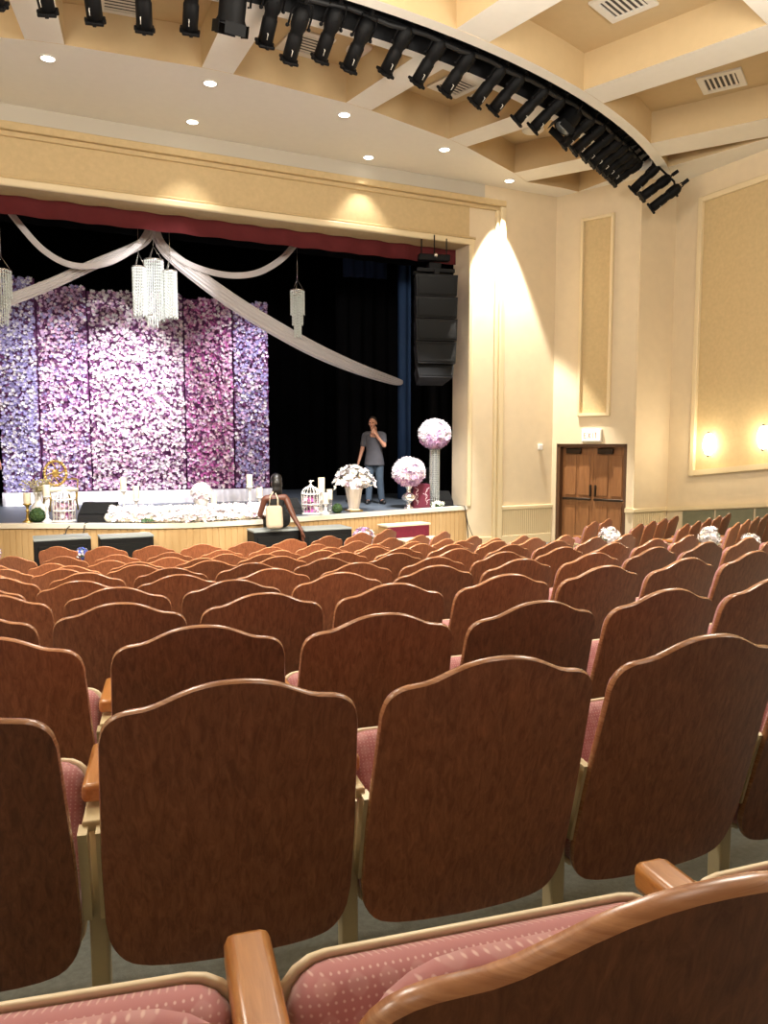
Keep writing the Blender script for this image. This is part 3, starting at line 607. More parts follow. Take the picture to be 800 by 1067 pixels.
# ------------------------------------------------------------------ hanging speaker array
t=thing('line_array_speaker','tall black hanging column of stacked speakers at the right of the proscenium','speaker',(7.16,12.62,3.05),R_(-14))
z=0.0; ang=0; y=0
for i,(h,wd) in enumerate(((.40,.80),(.40,.80),(.41,.80),(.42,.78),(.26,.72))):
    Xc=T((0,y,z))@RX(-ang); c=MB(); w2_=wd/2; w3_=wd/2-(.02 if i<3 else .035)
    c.add([(-w2_,0,0),(w2_,0,0),(w2_*.8,.5,0),(-w2_*.8,.5,0),(-w3_,.0,-h+.012),(w3_,.0,-h+.012),(w3_*.8,.5,-h+.03),(-w3_*.8,.5,-h+.03)],[(0,1,2,3),(7,6,5,4),(4,5,1,0),(5,6,2,1),(6,7,3,2),(7,4,0,3)],M['spk'],False,Xc)
    cb=c.build('cabinet',t); c=MB(); c.slab(wd-.06,h-.05,.02,[(-.012,.01),(-.016,.02)][::-1],M['grille'],Xc@T((0,0,-h/2))); c.build('grille',cb)
    z-=h*math.cos(R_(ang)); y+=h*math.sin(R_(ang)); ang+=[1,2,5,8,0][i]
c=MB(); c.bbox((-.36,.05,.05),(.36,.12,.12),.01,M['blackmetal']); c.bbox((-.36,.35,.05),(.36,.42,.12),.01,M['blackmetal']); c.bbox((-.05,.0,.0),(.05,.45,.10),.01,M['blackmetal']); c.bbox((-.12,.12,.10),(.12,.34,.24),.02,M['blackmetal']); c.bbox((-.30,.15,.28),(.30,.30,.40),.02,M['blackmetal']); c.build('rigging_frame',t)
c=MB()
for x in (-.24,.24): c.tube([(x,.22,.38),(x,.22,.70)],.012,M['blackmetal'],6)
c.ball((0,.1,.36),.04,M['silver'],8); c.tube([(0,.2,.36),(0,.2,.75)],.012,M['blackmetal'],6); c.build('chain',t)
# ------------------------------------------------------------------ things on the stage
def flowerball(name,loc,r,lab,pal_lit,pal_shade,n=420,br=.06,cat='flowers',squash=1):
    c=MB(); c.ball((0,0,0),(r*.88,r*.88,r*.88*squash),pal_shade[0],14)
    for i in range(n):
        z=random.uniform(-1,1);a=random.random()*6.283;s=math.sqrt(1-z*z);d=Vector((s*math.cos(a),s*math.sin(a),z))
        m=random.choice(pal_lit if z+random.uniform(-.25,.25)>-.25 else pal_shade); p=Vector((d.x*r*.93,d.y*r*.93,d.z*r*.93*squash))  # whiter blossoms on top: overhead light put into their colour
        c.blossom(p,d+Vector((random.uniform(-.3,.3),random.uniform(-.3,.3),random.uniform(-.3,.3))),br*random.uniform(.8,1.2),m,5,.5)
    return tag(c.build(name,None,loc),lab,cat)
W_,B_,LI,PK,IV=PET['white'],PET['blush'],PET['lilac'],PET['pink'],PET['ivory']
def candle(loc,r,h,lab,holder=None):
    t=thing('pillar_candle',lab,'candle',loc); MB().lathe([(r*.96,0),(r,.01),(r,h-.008),(r*.93,h),(r*.5,h-.006),(.004,h-.008)],M['wax'],14).build('wax',t); MB().tube([(0,0,h-.01),(.002,0,h+.012)],.0025,M['black'],5).build('wick',t); return t
def holder(loc,prof,m,lab,name='candlestick'): return tag(MB().lathe(prof,M[m],16).build(name,None,loc),lab,'candle holder')
def stickprof(h,rt,rb=.075): return [(rb,0),(rb,.015),(rb*.6,.04),(.022,.07),(.03,.10),(.018,.14),(.018,h*.55),(.032,h*.6),(.018,h*.65),(.02,h-.06),(rt*.6,h-.03),(rt,h-.015),(rt,h)]
# left end group
holder((.19,13.42,STG),stickprof(.30,.065,.08),'gold','gold candlestick at the far left of the stage edge'); candle((.19,13.42,STG+.30),.055,.17,'cream candle on the far left gold candlestick')
holder((.47,13.30,STG),stickprof(.42,.06,.08),'gwhite','white candlestick between the moss ball and the bird cage'); candle((.47,13.30,STG+.42),.055,.18,'cream candle on the white candlestick beside the left bird cage')
vz=tag(MB().lathe([(.08,0),(.13,.04),(.145,.12),(.11,.22),(.055,.30),(.05,.42),(.065,.46)],M['gwhite'],18).build('bottle_vase',None,(.36,13.75,STG)),'white bottle-shaped vase behind the left moss ball','vase')
c=MB()
for i in range(60):
    a=random.random()*6.28;s=random.uniform(.05,.28);h=random.uniform(.06,.22); p=(s*math.cos(a),s*math.sin(a),h); c.tube([(0,0,-.3),(p[0]*.3,p[1]*.3,h*.5),p],.004,M['dried'],4); c.ball(p,.018,M['dried'],6)
tag(c.build('dried_bouquet',None,(.36,13.75,STG+.44)),'pale dried grass bouquet standing in the white bottle vase','flowers')
def mossball(loc,r,lab):
    c=MB(); c.ball((0,0,0),r*.95,M['moss'],16)
    for i in range(260):
        z=random.uniform(-1,1);a=random.random()*6.283;s=math.sqrt(1-z*z);d=Vector((s*math.cos(a),s*math.sin(a),z)); c.blossom(d*r*.93,d,.022,M['moss'] if i%3 else M['leafd'],4,.6)
    return tag(c.build('moss_ball',None,loc),lab,'moss ball')
mossball((.33,13.38,STG+.115),.115,'green moss ball among the candles at the left'); mossball((5.20,12.72,STG+.085),.085,'green moss ball right of the right bird cage candles')
def cage(loc,r,h,lab,sx=1):
    t=thing('bird_cage',lab,'bird cage',loc); c=MB(); n=16; c.lathe([(r+.01,0),(r+.015,.015),(r+.01,.03)],M['gwhite'],20)
    for i in range(n):
        a=2*math.pi*i/n; P=[(r*math.cos(a),r*math.sin(a),.02),(r*math.cos(a),r*math.sin(a),h*.6)]
        for k in range(1,6): q=math.pi/2*k/5; P.append((r*math.cos(q)*math.cos(a),r*math.cos(q)*math.sin(a),h*.6+h*.22*math.sin(q)))
        c.tube(P,.007,M['gwhite'],5)
    c.build('wire_bars',t)
    c=MB()
    for z in (h*.3,h*.6): c.lathe([(r+.008,z-.008),(r+.008,z+.008)],M['gwhite'],20)
    c.build('hoop',t)
    c=MB(); c.lathe([(.03,h*.80),(.05,h*.83),(.02,h*.87),(.012,h*.92),(.03,h*.95),(.005,h)],M['gwhite'],10); c.tube([(.0,0,h*.93),(.04,0,h*.99),(.06,0,h*.97)],.008,M['gwhite'],5); c.tube([(.0,0,h*.93),(-.03,0,h*.98)],.008,M['gwhite'],5); c.build('finial',t)
    f=MB()
    for i in range(110):
        a=random.random()*6.28;s=r*.8*math.sqrt(random.random()); f.blossom((s*math.cos(a),s*math.sin(a),random.uniform(.04,h*.5)),(math.cos(a),math.sin(a),random.uniform(-.3,.6)),.05,random.choice([W_,PK,B_,PET['mag'],LI]),5,.5)
    tag(f.build('flower_filling',None,loc),lab.replace('white domed bird cage','pink and white flowers inside the bird cage'),'flowers')
cage((.72,13.30,STG),.165,.60,'white domed bird cage near the left end of the stage edge'); cage((4.72,12.78,STG),.16,.60,'white domed bird cage right of the seated woman')
def wedge(loc,w_,h,d,rz,lab):
    t=thing('stage_monitor',lab,'speaker',loc,rz,'black floor monitors on the stage edge'); c=MB()
    c.add([(-w_/2,0,0),(w_/2,0,0),(w_/2,d,0),(-w_/2,d,0),(-w_/2,.03,h*.35),(w_/2,.03,h*.35),(w_/2,d*.62,h),(-w_/2,d*.62,h),(-w_/2,d*.9,h),(w_/2,d*.9,h)],[(3,2,1,0),(0,1,5,4),(4,5,6,7),(7,6,9,8),(8,9,2,3),(1,2,9,6,5),(3,0,4,7,8)],M['spk']); c.build('cabinet',t)
    c=MB(); c.add([(-w_/2+.03,.05,h*.42),(w_/2-.03,.05,h*.42),(w_/2-.03,d*.58,h*.95),(-w_/2+.03,d*.58,h*.95)],[(0,1,2,3)],M['grille'],False,T((0,-.012,.006)))
    c.build('grille',t)
wedge((1.13,12.98,STG),.54,.30,.40,R_(-28),'black floor monitor between the left bird cage and the white garland')
wedge((4.34,12.72,STG),.46,.28,.34,R_(8),'black floor monitor just behind the seated woman')
wedge((7.62,13.10,STG),.42,.29,.36,R_(-5),'black floor monitor at the right end beside the proscenium')
# garland
c=MB(); G=[(1.36,12.74),(1.95,12.38),(2.5,12.24),(3.1,12.24),(3.72,12.30)]
def gpos(t):
    t*=len(G)-1; i=min(int(t),len(G)-2); return Vector(G[i]).lerp(Vector(G[i+1]),t-i)
for i in range(1300):
    p=gpos(random.random()); a=random.uniform(0,math.pi); r=.15*math.sqrt(random.random()); x,y,z=p.x+random.uniform(-.02,.02),p.y-.02+r*math.cos(a)*.9,STG+.05+1.45*r*math.sin(a)
    c.blossom((x,y,z),(random.uniform(-.5,.5),-1+random.uniform(-.3,.6),random.uniform(0,1.2)),random.uniform(.03,.055),random.choice([W_,W_,W_,IV,IV,B_,B_,PK if z<STG+.08 else W_, M['leafd'] if z<STG+.07 else W_]),5,.5)
for i in range(30): p=gpos(i/29); c.ball((p.x,p.y-.01,STG+.09),(.1,.08,.085),B_ if False else IV,8)
tag(c.build('flower_garland'),'long white flower garland lying along the middle of the stage edge','garland')
# candlesticks and urn behind the garland
for x,y,h,ch,lab in ((1.60,13.0,.50,.20,'tall white candlestick at the left end of the garland'),(1.80,13.05,.34,.22,'lower white candle stand second behind the garland'),(3.02,12.85,.24,.20,'short white candle stand right of the flower urn'),(3.60,12.72,.52,.20,'tall white candlestick at the right end of the garland'),(3.78,12.74,.34,.16,'short white candlestick beside the seated woman')):
    holder((x,y,STG),stickprof(h,.06),'gwhite',lab); candle((x,y,STG+h),.05,ch,lab.replace('white candlestick','white candle').replace('white candle stand','white candle').replace('tall','candle on the tall',1) if False else 'cream pillar candle on the '+lab)
tag(MB().lathe([(.09,0),(.09,.03),(.04,.06),(.03,.12),(.07,.18),(.12,.26),(.13,.32),(.11,.33)],M['gwhite'],18).build('pedestal_urn',None,(2.83,12.92,STG)),'white pedestal urn standing behind the middle of the garland','urn')
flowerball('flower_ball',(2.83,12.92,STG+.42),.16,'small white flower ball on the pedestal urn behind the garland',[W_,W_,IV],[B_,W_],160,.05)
# right group
holder((4.93,12.80,STG),stickprof(.40,.06),'gwhite','white candlestick at the back beside the right bird cage'); candle((4.93,12.80,STG+.40),.06,.24,'thick white candle on the tall stand beside the right bird cage')
holder((4.95,12.66,STG),stickprof(.20,.06),'gwhite','short white candlestick in front of the right bird cage'); candle((4.95,12.66,STG+.20),.055,.18,'cream candle on the short stand before the right bird cage')
holder((5.07,12.76,STG),[(.06,0),(.06,.01),(.045,.02),(.045,.23),(.055,.24),(.055,.25)],'glass','clear glass candle holder beside the right moss ball','glass_holder'); candle((5.07,12.76,STG+.25),.05,.18,'ivory candle on the clear glass holder')
t=thing('footed_vase','pearl white tall footed vase holding the white leaves','vase',(5.62,12.95,STG)); MB().lathe([(.13,0),(.13,.03),(.10,.05),(.10,.07),(.125,.2),(.155,.36),(.17,.44),(.15,.445)],M['pearl'],10,None,False).build('body',t); MB().bbox((-.13,-.13,0),(.13,.13,.03),.01,M['gold']).build('foot',t)
c=MB()
for i in range(150):
    a=random.random()*6.28;e=random.uniform(-.25,1.5);d=Vector((math.cos(e)*math.cos(a),math.cos(e)*math.sin(a),math.sin(e)*.8)); L=random.uniform(.26,.40); c.blossom(d*L+Vector((0,0,.06)),d+Vector((0,0,.4)),random.uniform(.05,.085),random.choice([W_,IV,W_]),4,.35)
    if i%3==0: c.tube([(0,0,-.1),d*L*.6,d*L+Vector((0,0,.06))],.005,M['wax'],4)
for i in range(30):
    a=random.random()*6.28; c.blossom((.13*math.cos(a),.13*math.sin(a),random.uniform(-.02,.1)),(math.cos(a),math.sin(a),.3),.07,B_,5,.4)
tag(c.build('white_leaf_bouquet',None,(5.62,12.95,STG+.46)),'big spray of white leaves and petals in the pearl footed vase','flowers')
tag(MB().lathe([(.10,0),(.10,.02),(.05,.05),(.035,.10),(.06,.13),(.125,.18),(.135,.24),(.10,.28),(.045,.31),(.04,.36),(.07,.42),(.10,.47)],M['silver'],20).build('silver_urn',None,(6.77,12.98,STG)),'silver trumpet urn under the lower flower ball','urn')
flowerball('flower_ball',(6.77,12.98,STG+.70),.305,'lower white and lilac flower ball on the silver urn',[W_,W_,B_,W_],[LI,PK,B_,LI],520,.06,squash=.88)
t=thing('flower_stand','tall clear crystal column stand under the upper flower ball','stand',(7.42,13.14,STG))
c=MB(); c.lathe([(.13,0),(.13,.03),(.10,.035),(.10,1.12),(.13,1.125),(.13,1.14)],M['glass'],12,None,False); c.build('column',t)
c=MB()
for i in range(12):
    a=i*.5236; prof=[]
    for k in range(26): z=.04+k*.042; prof+=[(.004,z),(.011,z+.02)]
    c.lathe(prof+[(.003,1.12)],M['crystal'],5,T((.085*math.cos(a),.085*math.sin(a),0)))
c.build('bead_strand',t)
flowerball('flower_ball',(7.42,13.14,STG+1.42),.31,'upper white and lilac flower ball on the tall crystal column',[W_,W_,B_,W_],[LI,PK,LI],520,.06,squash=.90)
t=thing('patterned_box','burgundy square box with white scrollwork between the silver urn and crystal column','box',(7.09,13.14,STG),R_(-12)); MB().bbox((-.17,-.15,0),(.17,.15,.46),.008,M['burgp']).build('body',t)
for s in (-1,1):
    c=MB(); c.tube([(s*.095+.02*math.sin(q*.9),-.152,.07+.018*q) for q in range(18)],.006,B_,5)
    for k in range(3): c.tube([(s*.095+.02*math.sin(3.6*k+1.5)+s*.012*q*math.cos(q*.5)*(1 if k%2 else -1),-.152,.10+k*.11+.014*q) for q in range(6)],.005,B_,5)
    c.build('scrollwork',t)
c=MB()
for i in range(40): c.blossom((random.uniform(-.12,.12),random.uniform(-.05,.05),random.uniform(.02,.10)),(random.uniform(-.5,.5),-1,.6),.04,random.choice([IV,W_,IV,M['leafd']]),5,.5)
tag(c.build('loose_flowers',None,(7.42,12.99,STG)),'small heap of ivory flowers at the foot of the crystal column','flowers')
tag(MB().ball((0,0,.06),(.13,.06,.06),M['blackmetal'],8).bbox((-.05,-.05,0),(.05,.05,.10),.02,M['blackmetal']).tube([(0,0,.09),(.03,0,.16),(.09,-.02,.15)],.012,M['white'],5).build('stage_projector',None,(6.28,14.6,STG)),'small dark stage device with white frame by the feet of the man','device')
tag(MB().bbox((-.12,-.12,0),(.12,.12,.72),.01,M['spk']).build('side_stand',None,(7.95,14.35,STG)),'black stand in the wing behind the crystal column','stand')
# gold oval-back throne chair
t=thing('throne_chair','gold chair with an oval carved back standing before the left flower panel','chair',(.74,15.9,STG),R_(12))
c=MB()
for k in range(24):
    a=2*math.pi*k/24; b=2*math.pi*(k+1)/24; c.tube([(.20*math.cos(a),.03,.68+.23*math.sin(a)),(.20*math.cos(b),.03,.68+.23*math.sin(b))],.028,M['gold'],6)
for k in range(8):
    a=2*math.pi*k/8; c.tube([(0,.03,.68),(.10*math.cos(a),.02,.68+.11*math.sin(a)),(.18*math.cos(a+.3),.03,.68+.2*math.sin(a+.3))],.012,M['gold'],5)
c.ball((0,.03,.68),(.07,.02,.08),M['gold'],10); c.build('backrest',t)
MB().bbox((-.27,-.50,.34),(.27,.03,.42),.03,M['wax']).build('seat',t)
for x,y in ((-.24,-.46),(.24,-.46),(-.24,.0),(.24,.0)): MB().tube([(x,y,.35),(x*.95,y,.2),(x*1.05,y*1.04,0)],.026,M['gold'],6,r1=.016).build('leg',t)
for s in (-1,1): MB().tube([(s*.20,.03,.56),(s*.27,-.2,.58),(s*.28,-.42,.56),(s*.26,-.44,.40)],.018,M['gold'],6).build('armrest',t)
# ------------------------------------------------------------------ in front of the stage
def deckbox(x0,x1,y0,y1,zt,lab):
    t=thing('black_box',lab,'box',((x0+x1)/2,(y0+y1)/2,FLOOR)); h=zt-FLOOR; a=(x1-x0)/2; b=(y1-y0)/2
    MB().bbox((-a,-b,0),(a,b,h-.03),.01,M['spk']).build('body',t); MB().bbox((-a-.005,-b-.005,h-.03),(a+.005,b+.005,h),.008,M['deckgrey']).build('lid',t); MB().slab(2*a-.08,h-.14,.02,[(-b-.006,.02),(-b-.002,.01)],M['grille'],T((0,0,h/2-.02))).build('grille',t)
ZB=-1.37
deckbox(.23,.98,11.78,12.30,ZB,'black box with grey lid before the stage, farthest left'); deckbox(1.10,1.84,11.66,12.06,ZB,'black box with grey lid before the stage, second from left'); deckbox(3.30,4.02,11.45,11.85,ZB,'black box before the stage with the woman sitting on it'); deckbox(4.06,4.86,11.28,11.78,ZB,'black box before the stage, right of the seated woman')
t=thing('stage_steps','pale portable steps with burgundy carpet risers before the right of the stage','steps',(6.3,12.08,FLOOR),R_(6))
MB().bbox((-.45,0,0),(.45,.30,.60),.008,M['apron']).build('side_box',t); MB().bbox((-.47,-.02,.60),(.47,.31,.635),.008,M['nosing']).build('upper_tread',t); MB().box((-.44,-.012,.40),(.44,-.002,.60),M['burg']).build('upper_riser',t)
MB().bbox((-.30,-.36,0),(.50,-.01,.37),.008,M['apron']).build('lower_box',t); MB().bbox((-.32,-.38,.37),(.52,-.02,.40),.008,M['nosing']).build('lower_tread',t); MB().box((-.29,-.372,.0),(.49,-.362,.37),M['burg']).build('lower_riser',t)
tag(MB().bbox((-.06,-.035,-.11),(.06,.02,.11),.01,M['nosing']).build('outlet_box',None,(1.78,12.26,-1.50)),'cream outlet box on the wooden front of the stage','outlet')
tag(MB().tube([(.95,12.9,STG+.02),(.80,12.86,STG+.0),(.72,12.72,STG-.05),(.68,12.5,-1.40),(.65,12.25,ZB+.012)],.008,M['black'],5).build('cable'),'thin black cable hanging over the stage edge to the left black box','cable')
tag(MB().tube([(1.05,12.85,STG+.02),(.98,12.72,STG+.015),(.95,12.55,-1.36),(.92,12.28,ZB+.012)],.008,M['black'],5).build('cable'),'second thin black cable looping from the floor monitor to the left black box','cable')
tag(MB().tube([(7.85,13.0,STG+.02),(7.93,12.84,STG+.02),(7.96,12.82,-1.5),(8.02,12.84,-1.9),(8.15,12.82,FLOOR+.02)],.009,M['black'],5).tube([(7.93,12.84,STG+.02),(8.0,12.83,-1.6),(8.2,12.80,FLOOR+.015)],.007,M['black'],5).build('cable'),'black cables running down the wall at the right end of the stage','cable')
def bouquet(loc,r,lab,cols,stem=None):
    t=thing('bouquet',lab,'flowers',loc,0,None); c=MB(); c.ball((0,0,0),r*.7,W_,8)
    for i in range(int(150)):
        d=Vector((random.gauss(0,1),random.gauss(0,1),random.gauss(.2,1))).normalized(); c.blossom(d*r*random.uniform(.65,.95),d,r*random.uniform(.18,.28),random.choice(cols),5,.5)
    c.build('blossoms',t); c=MB()
    for i in range(9):
        d=Vector((random.gauss(0,1),random.gauss(0,1),random.gauss(-.2,1))).normalized(); c.blossom(d*r*.85,d,r*.3,M['leafd'],3,.2)
    c.build('leaves',t)
    if stem: MB().tube(stem,.012,M['leafd'],6).build('stem',t)
WV=[W_,W_,W_,IV]
bouquet((5.86,6.48,-1.05),.12,'white bouquet on the aisle seat nearest the exit door',WV,[(0,0,-.08),(-.06,0,-.25),(-.1,0,-.36)])
bouquet((5.86,5.14,-.90),.105,'white bouquet on the aisle seat below the nearer sconce',WV,[(0,0,-.1),(.02,0,-.3),(-.1,0,-.4)])
bouquet((5.86,4.70,-.90),.085,'small white bouquet on the aisle seat nearest the right edge of the photo',WV,[(0,0,-.08),(-.06,0,-.25),(-.1,0,-.36)])
bouquet((5.05,11.25,FLOOR+.52),.20,'white and violet bouquet on the floor right of the black boxes',[W_,W_,M['purpflower'],LI],[(0,0,-.1),(0,0,-.3),(0,0,-.52)])
bouquet((-.32,9.75,-1.26),.16,'white and violet bouquet at the left edge by the front row',[W_,W_,LI,M['purpflower']],[(0,0,-.1),(.05,0,-.45),(.05,0,-.80)])
bouquet((.69,9.52,-1.30),.075,'small blue and white bow between two front row seats',[M['blueflower'],M['blueflower'],W_])
# ------------------------------------------------------------------ theatre seats
TL=R_(15); ct,st_=math.cos(TL),math.sin(TL)
def topf(a):
    P=[(0,0),(.12,.001),(.22,.005),(.32,.012),(.42,.0225),(.52,.0355),(.60,.0455),(.68,.0515),(.76,.0545),(.83,.058),(.89,.065),(.94,.076),(.975,.090),(1,.122)]
    for (x0,y0),(x1,y1) in zip(P,P[1:]):
        if a<=x1: return y0+(y1-y0)*(a-x0)/(x1-x0)
    return P[-1][1]
def botf(a):
    P=[(0,.720),(.5,.719),(.70,.715),(.82,.705),(.89,.690),(.945,.665),(.98,.635),(1,.585)]
    for (x0,y0),(x1,y1) in zip(P,P[1:]):
        if a<=x1: return y0+(y1-y0)*(a-x0)/(x1-x0)
    return P[-1][1]
def halfw(t): return .244+.013*min(1,max(0,t/.42))
def backpt(s,t,off): # off = distance behind the front face
    y=t*st_ + .028*(s/.27)**2; z=HT-t*ct
    return (s, y-off*ct-.0, z-off*st_)
def make_seat():
    root=thing('theatre_seat','','theatre seat')
    NU,NV=30,10; us=[math.sin(math.pi/2*(2*i/NU-1)) for i in range(NU+1)]
    c=MB(); front=[];back=[]
    for u in us:
        a=abs(u)
        for j in range(NV+1):
            t=topf(a)+(botf(a)-topf(a))*j/NV; s=u*halfw(t); front.append(backpt(s,t,0)); back.append(backpt(s,t,.019))
    N=NV+1; q=[(i*N+j,i*N+j+1,(i+1)*N+j+1,(i+1)*N+j) for i in range(NU) for j in range(NV)]
    c.add(front,q,M['seatwood'],True); c.add(back,[f[::-1] for f in q],M['seatwood'],True)
    bi=[i*N for i in range(NU+1)]+[NU*N+j for j in range(1,N)]+[i*N+NV for i in range(NU-1,-1,-1)]+[j for j in range(NV-1,0,-1)]
    K=len(bi); cen=Vector(backpt(0,.35,.012)); vs=[]
    for lay,(o,e) in enumerate(((0,0),(.004,.002),(.0095,.003),(.015,.002),(.019,0))):
        for i in bi:
            f=Vector(front[i]);b=Vector(back[i]);p=f.lerp(b,o/.019); d=(p-cen); d.y=0; d.normalize(); vs.append(p+d*e)
    c.add(vs,[(l*K+i,l*K+(i+1)%K,(l+1)*K+(i+1)%K,(l+1)*K+i) for l in range(4) for i in range(K)],M['edgewood'],True)
    c.build('backrest',root)
    Xp=Matrix(((1,0,0,0),(0,ct,-st_,0),(0,st_,ct,HT),(0,0,0,1)))      # panel frame: x, out of the front, up along the panel
    c=MB(); c.slab(.47,.40,.07,[(.012,.0),(.03,.0),(.045,.008),(.055,.03),(.058,.09)],M['fabric'],Xp@T((0,.004,-.275))); c.build('back_cushion',root)
    Xs=Matrix(((1,0,0,0),(0,ct,-st_,.09),(0,st_,ct,.43),(0,0,0,1)))
    Xs=T((0,.300,.425))@RX(-27)
    c=MB(); c.slab(.485,.41,.055,[(-.062,.13),(-.06,.05),(-.052,.018),(-.035,.004),(-.01,.0),(.03,.0)],M['fabric'],Xs); c.build('seat_cushion',root)
    c=MB(); c.slab(.50,.422,.062,[(.022,.004),(.018,.0),(.026,-.005),(.036,-.002),(.042,.012),(.046,.05),(.048,.12)],M['cream'],Xs); c.build('seat_shell',root)
    side(root,-.275); return root
def side(root,x):
    c=MB(); c.bbox((x-.026,.20,.585),(x+.026,.455,.627),.011,M['armwood']); c.build('armrest',root)
    c=MB(); c.bbox((x-.019,.20,.0),(x+.019,.25,.56),.006,M['steel']); c.bbox((x-.02,.14,.55),(x+.02,.42,.575),.005,M['steel']); c.bbox((x-.03,.12,0),(x+.03,.34,.012),.004,M['steel']); c.tube([(x-.028,.22,.34),(x+.028,.22,.34)],.014,M['steel'],8); c.build('support_post',root)
    for s in (-1,1):
        c=MB(); xx=x+s*.017
        c.add([(xx-.009,.11,.56),(xx+.009,.11,.56),(xx+.009,.165,.34),(xx-.009,.165,.34),(xx-.009,.15,.565),(xx+.009,.15,.565),(xx+.009,.205,.34),(xx-.009,.205,.34)],[(0,3,2,1),(4,5,6,7),(0,1,5,4),(1,2,6,5),(2,3,7,6),(3,0,4,7)],M['steel'])
        c.build('bracket',root)
proto=make_seat(); first=[True]
side_proto=None
def put_seat(x,y,rz,sx,lab,group,z=None):
    o=proto if first[0] else copy_tree(proto); first[0]=False
    o.location=(x,y,FZ(y) if z is None else z); o.rotation_euler=(0,0,rz); o.scale=(sx,1,1); o['label']=lab; o['category']='theatre seat'; o['group']=group
    return o
ROWS=[ # anchor angle (deg), pitch, left limit, right limit (world X)
 (-28.8,.545,.2,5.0),(-24.1,.545,-.3,5.45),(-22.4,.545,-.5,5.45),(-18.7,.55,-.6,5.5),(-17.6,.55,-.6,5.5),(-15.2,.55,-.6,5.5),(-14.5,.55,-.6,5.5),(-12.7,.555,-.6,5.5),(-12.2,.56,-.6,5.5),(-10.67,.57,-.6,5.0),(-10.46,.580,-.6,4.0),(-9.31,.585,-.6,3.0)]
ROWN=['front row','second row','third row','fourth row','fifth row','sixth row','seventh row','eighth row','ninth row','third nearest row','second nearest row','nearest row']
NSEAT=[]
for k,(a0,pitch,xl,xr) in enumerate(ROWS):
    R=ROWR[k]; stp=pitch/R; cand=[]
    for i in range(-14,24):
        a=R_(a0)+i*stp-(.022/R if k in (9,10) and i<0 else 0); x=CC[0]+R*math.sin(a); y=CC[1]-R*math.cos(a)
        if x<xl or x>xr: continue
        if y<.05: continue
        px,py,d=proj((x,y,FZ(y)+.7))
        half=F_PX*(.62 if k==11 else .42 if k>=9 else .27)/max(d,.1)
        if d<.2 or px<-half*.8 or px>800+half*.8: continue
        cand.append((a,x,y))
    NSEAT.append(len(cand))
    for j,(a,x,y) in enumerate(cand):
        if k<=8: lab='wooden-backed theatre seat, %s from the stage, %s from the left in the photo'%(ROWN[k],ORD[j+1])
        else: lab='wooden-backed theatre seat, %s to the viewer, %s from the left in the photo'%(ROWN[k],ORD[j+1])
        o=put_seat(x,y,a,pitch/.55,lab,'wooden theatre seats in the centre block',ROWZ[k]-HT if k>=9 else None)
        if j==len(cand)-1 and x+pitch>xr:             # end of the row: a second armrest and post
            for ch in [c_ for c_ in o.children if c_.name.split('.')[0] in ('armrest','support_post','bracket')]:
                d=ch.copy(); COL.objects.link(d); d.parent=o; d.location=(.55,0,0)
# right-hand block across the aisle, rows turned towards the stage
RA=R_(25)
for r,(x0,y0,n) in enumerate(((7.87,9.03,2),(8.09,8.32,4),(8.30,7.67,5),(8.36,6.90,5))):
    for j in range(n):
        x=x0+j*.50*math.cos(RA); y=y0+j*.50*math.sin(RA)
        nm=['front row by the door','second row across the aisle','third row across the aisle','fourth row across the aisle'][r]
        o=put_seat(x,y,RA,.90,'theatre seat in the side block, %s, %s from the aisle'%(nm,ORD[j+1]),'wooden theatre seats in the side block',FZ(y0))
# ------------------------------------------------------------------ people
def bake(mb,name,parent,vox,smooth=4):
    o=mb.build(name); r=o.modifiers.new('r','REMESH'); r.mode='VOXEL'; r.voxel_size=vox; r.use_smooth_shade=True
    s=o.modifiers.new('s','SMOOTH'); s.iterations=smooth; s.factor=.5
    dg=bpy.context.evaluated_depsgraph_get(); me=bpy.data.meshes.new_from_object(o.evaluated_get(dg)); old=o.data; o.modifiers.clear(); o.data=me
    bpy.data.meshes.remove(old)
    if not me.materials: me.materials.append(mb.mats[0])
    for p in me.polygons: p.use_smooth=True; p.material_index=0
    o.parent=parent; return o
def hand(mb,w_,d,side,m,curl=.5):                     # wrist point, direction, palm side
    w_=Vector(w_);d=Vector(d).normalized();s=Vector(side).normalized();n=d.cross(s).normalized()
    mb.capsule(w_,w_+d*.05,.022,.026,m); mb.capsule(w_+d*.05+s*.022,w_+d*.088+s*.026,.018,.015,m); mb.capsule(w_+d*.05-s*.022,w_+d*.088-s*.026,.018,.015,m)
    for i,L in enumerate((.068,.078,.072,.056)):
        b=w_+d*.088+s*(.030-.020*i); k1=b+d*L*.5+n*L*.1*curl; k2=k1+d*L*.4+n*L*.45*curl; mb.capsule(b,k1,.0095,.009,m,8); mb.capsule(k1,k2,.009,.0075,m,8)
    b=w_+d*.03+s*.03; k=b+d*.03+s*.028+n*.01; mb.capsule(b,k,.013,.011,m,8); mb.capsule(k,k+d*.034+s*.006+n*.012*curl,.011,.009,m,8)
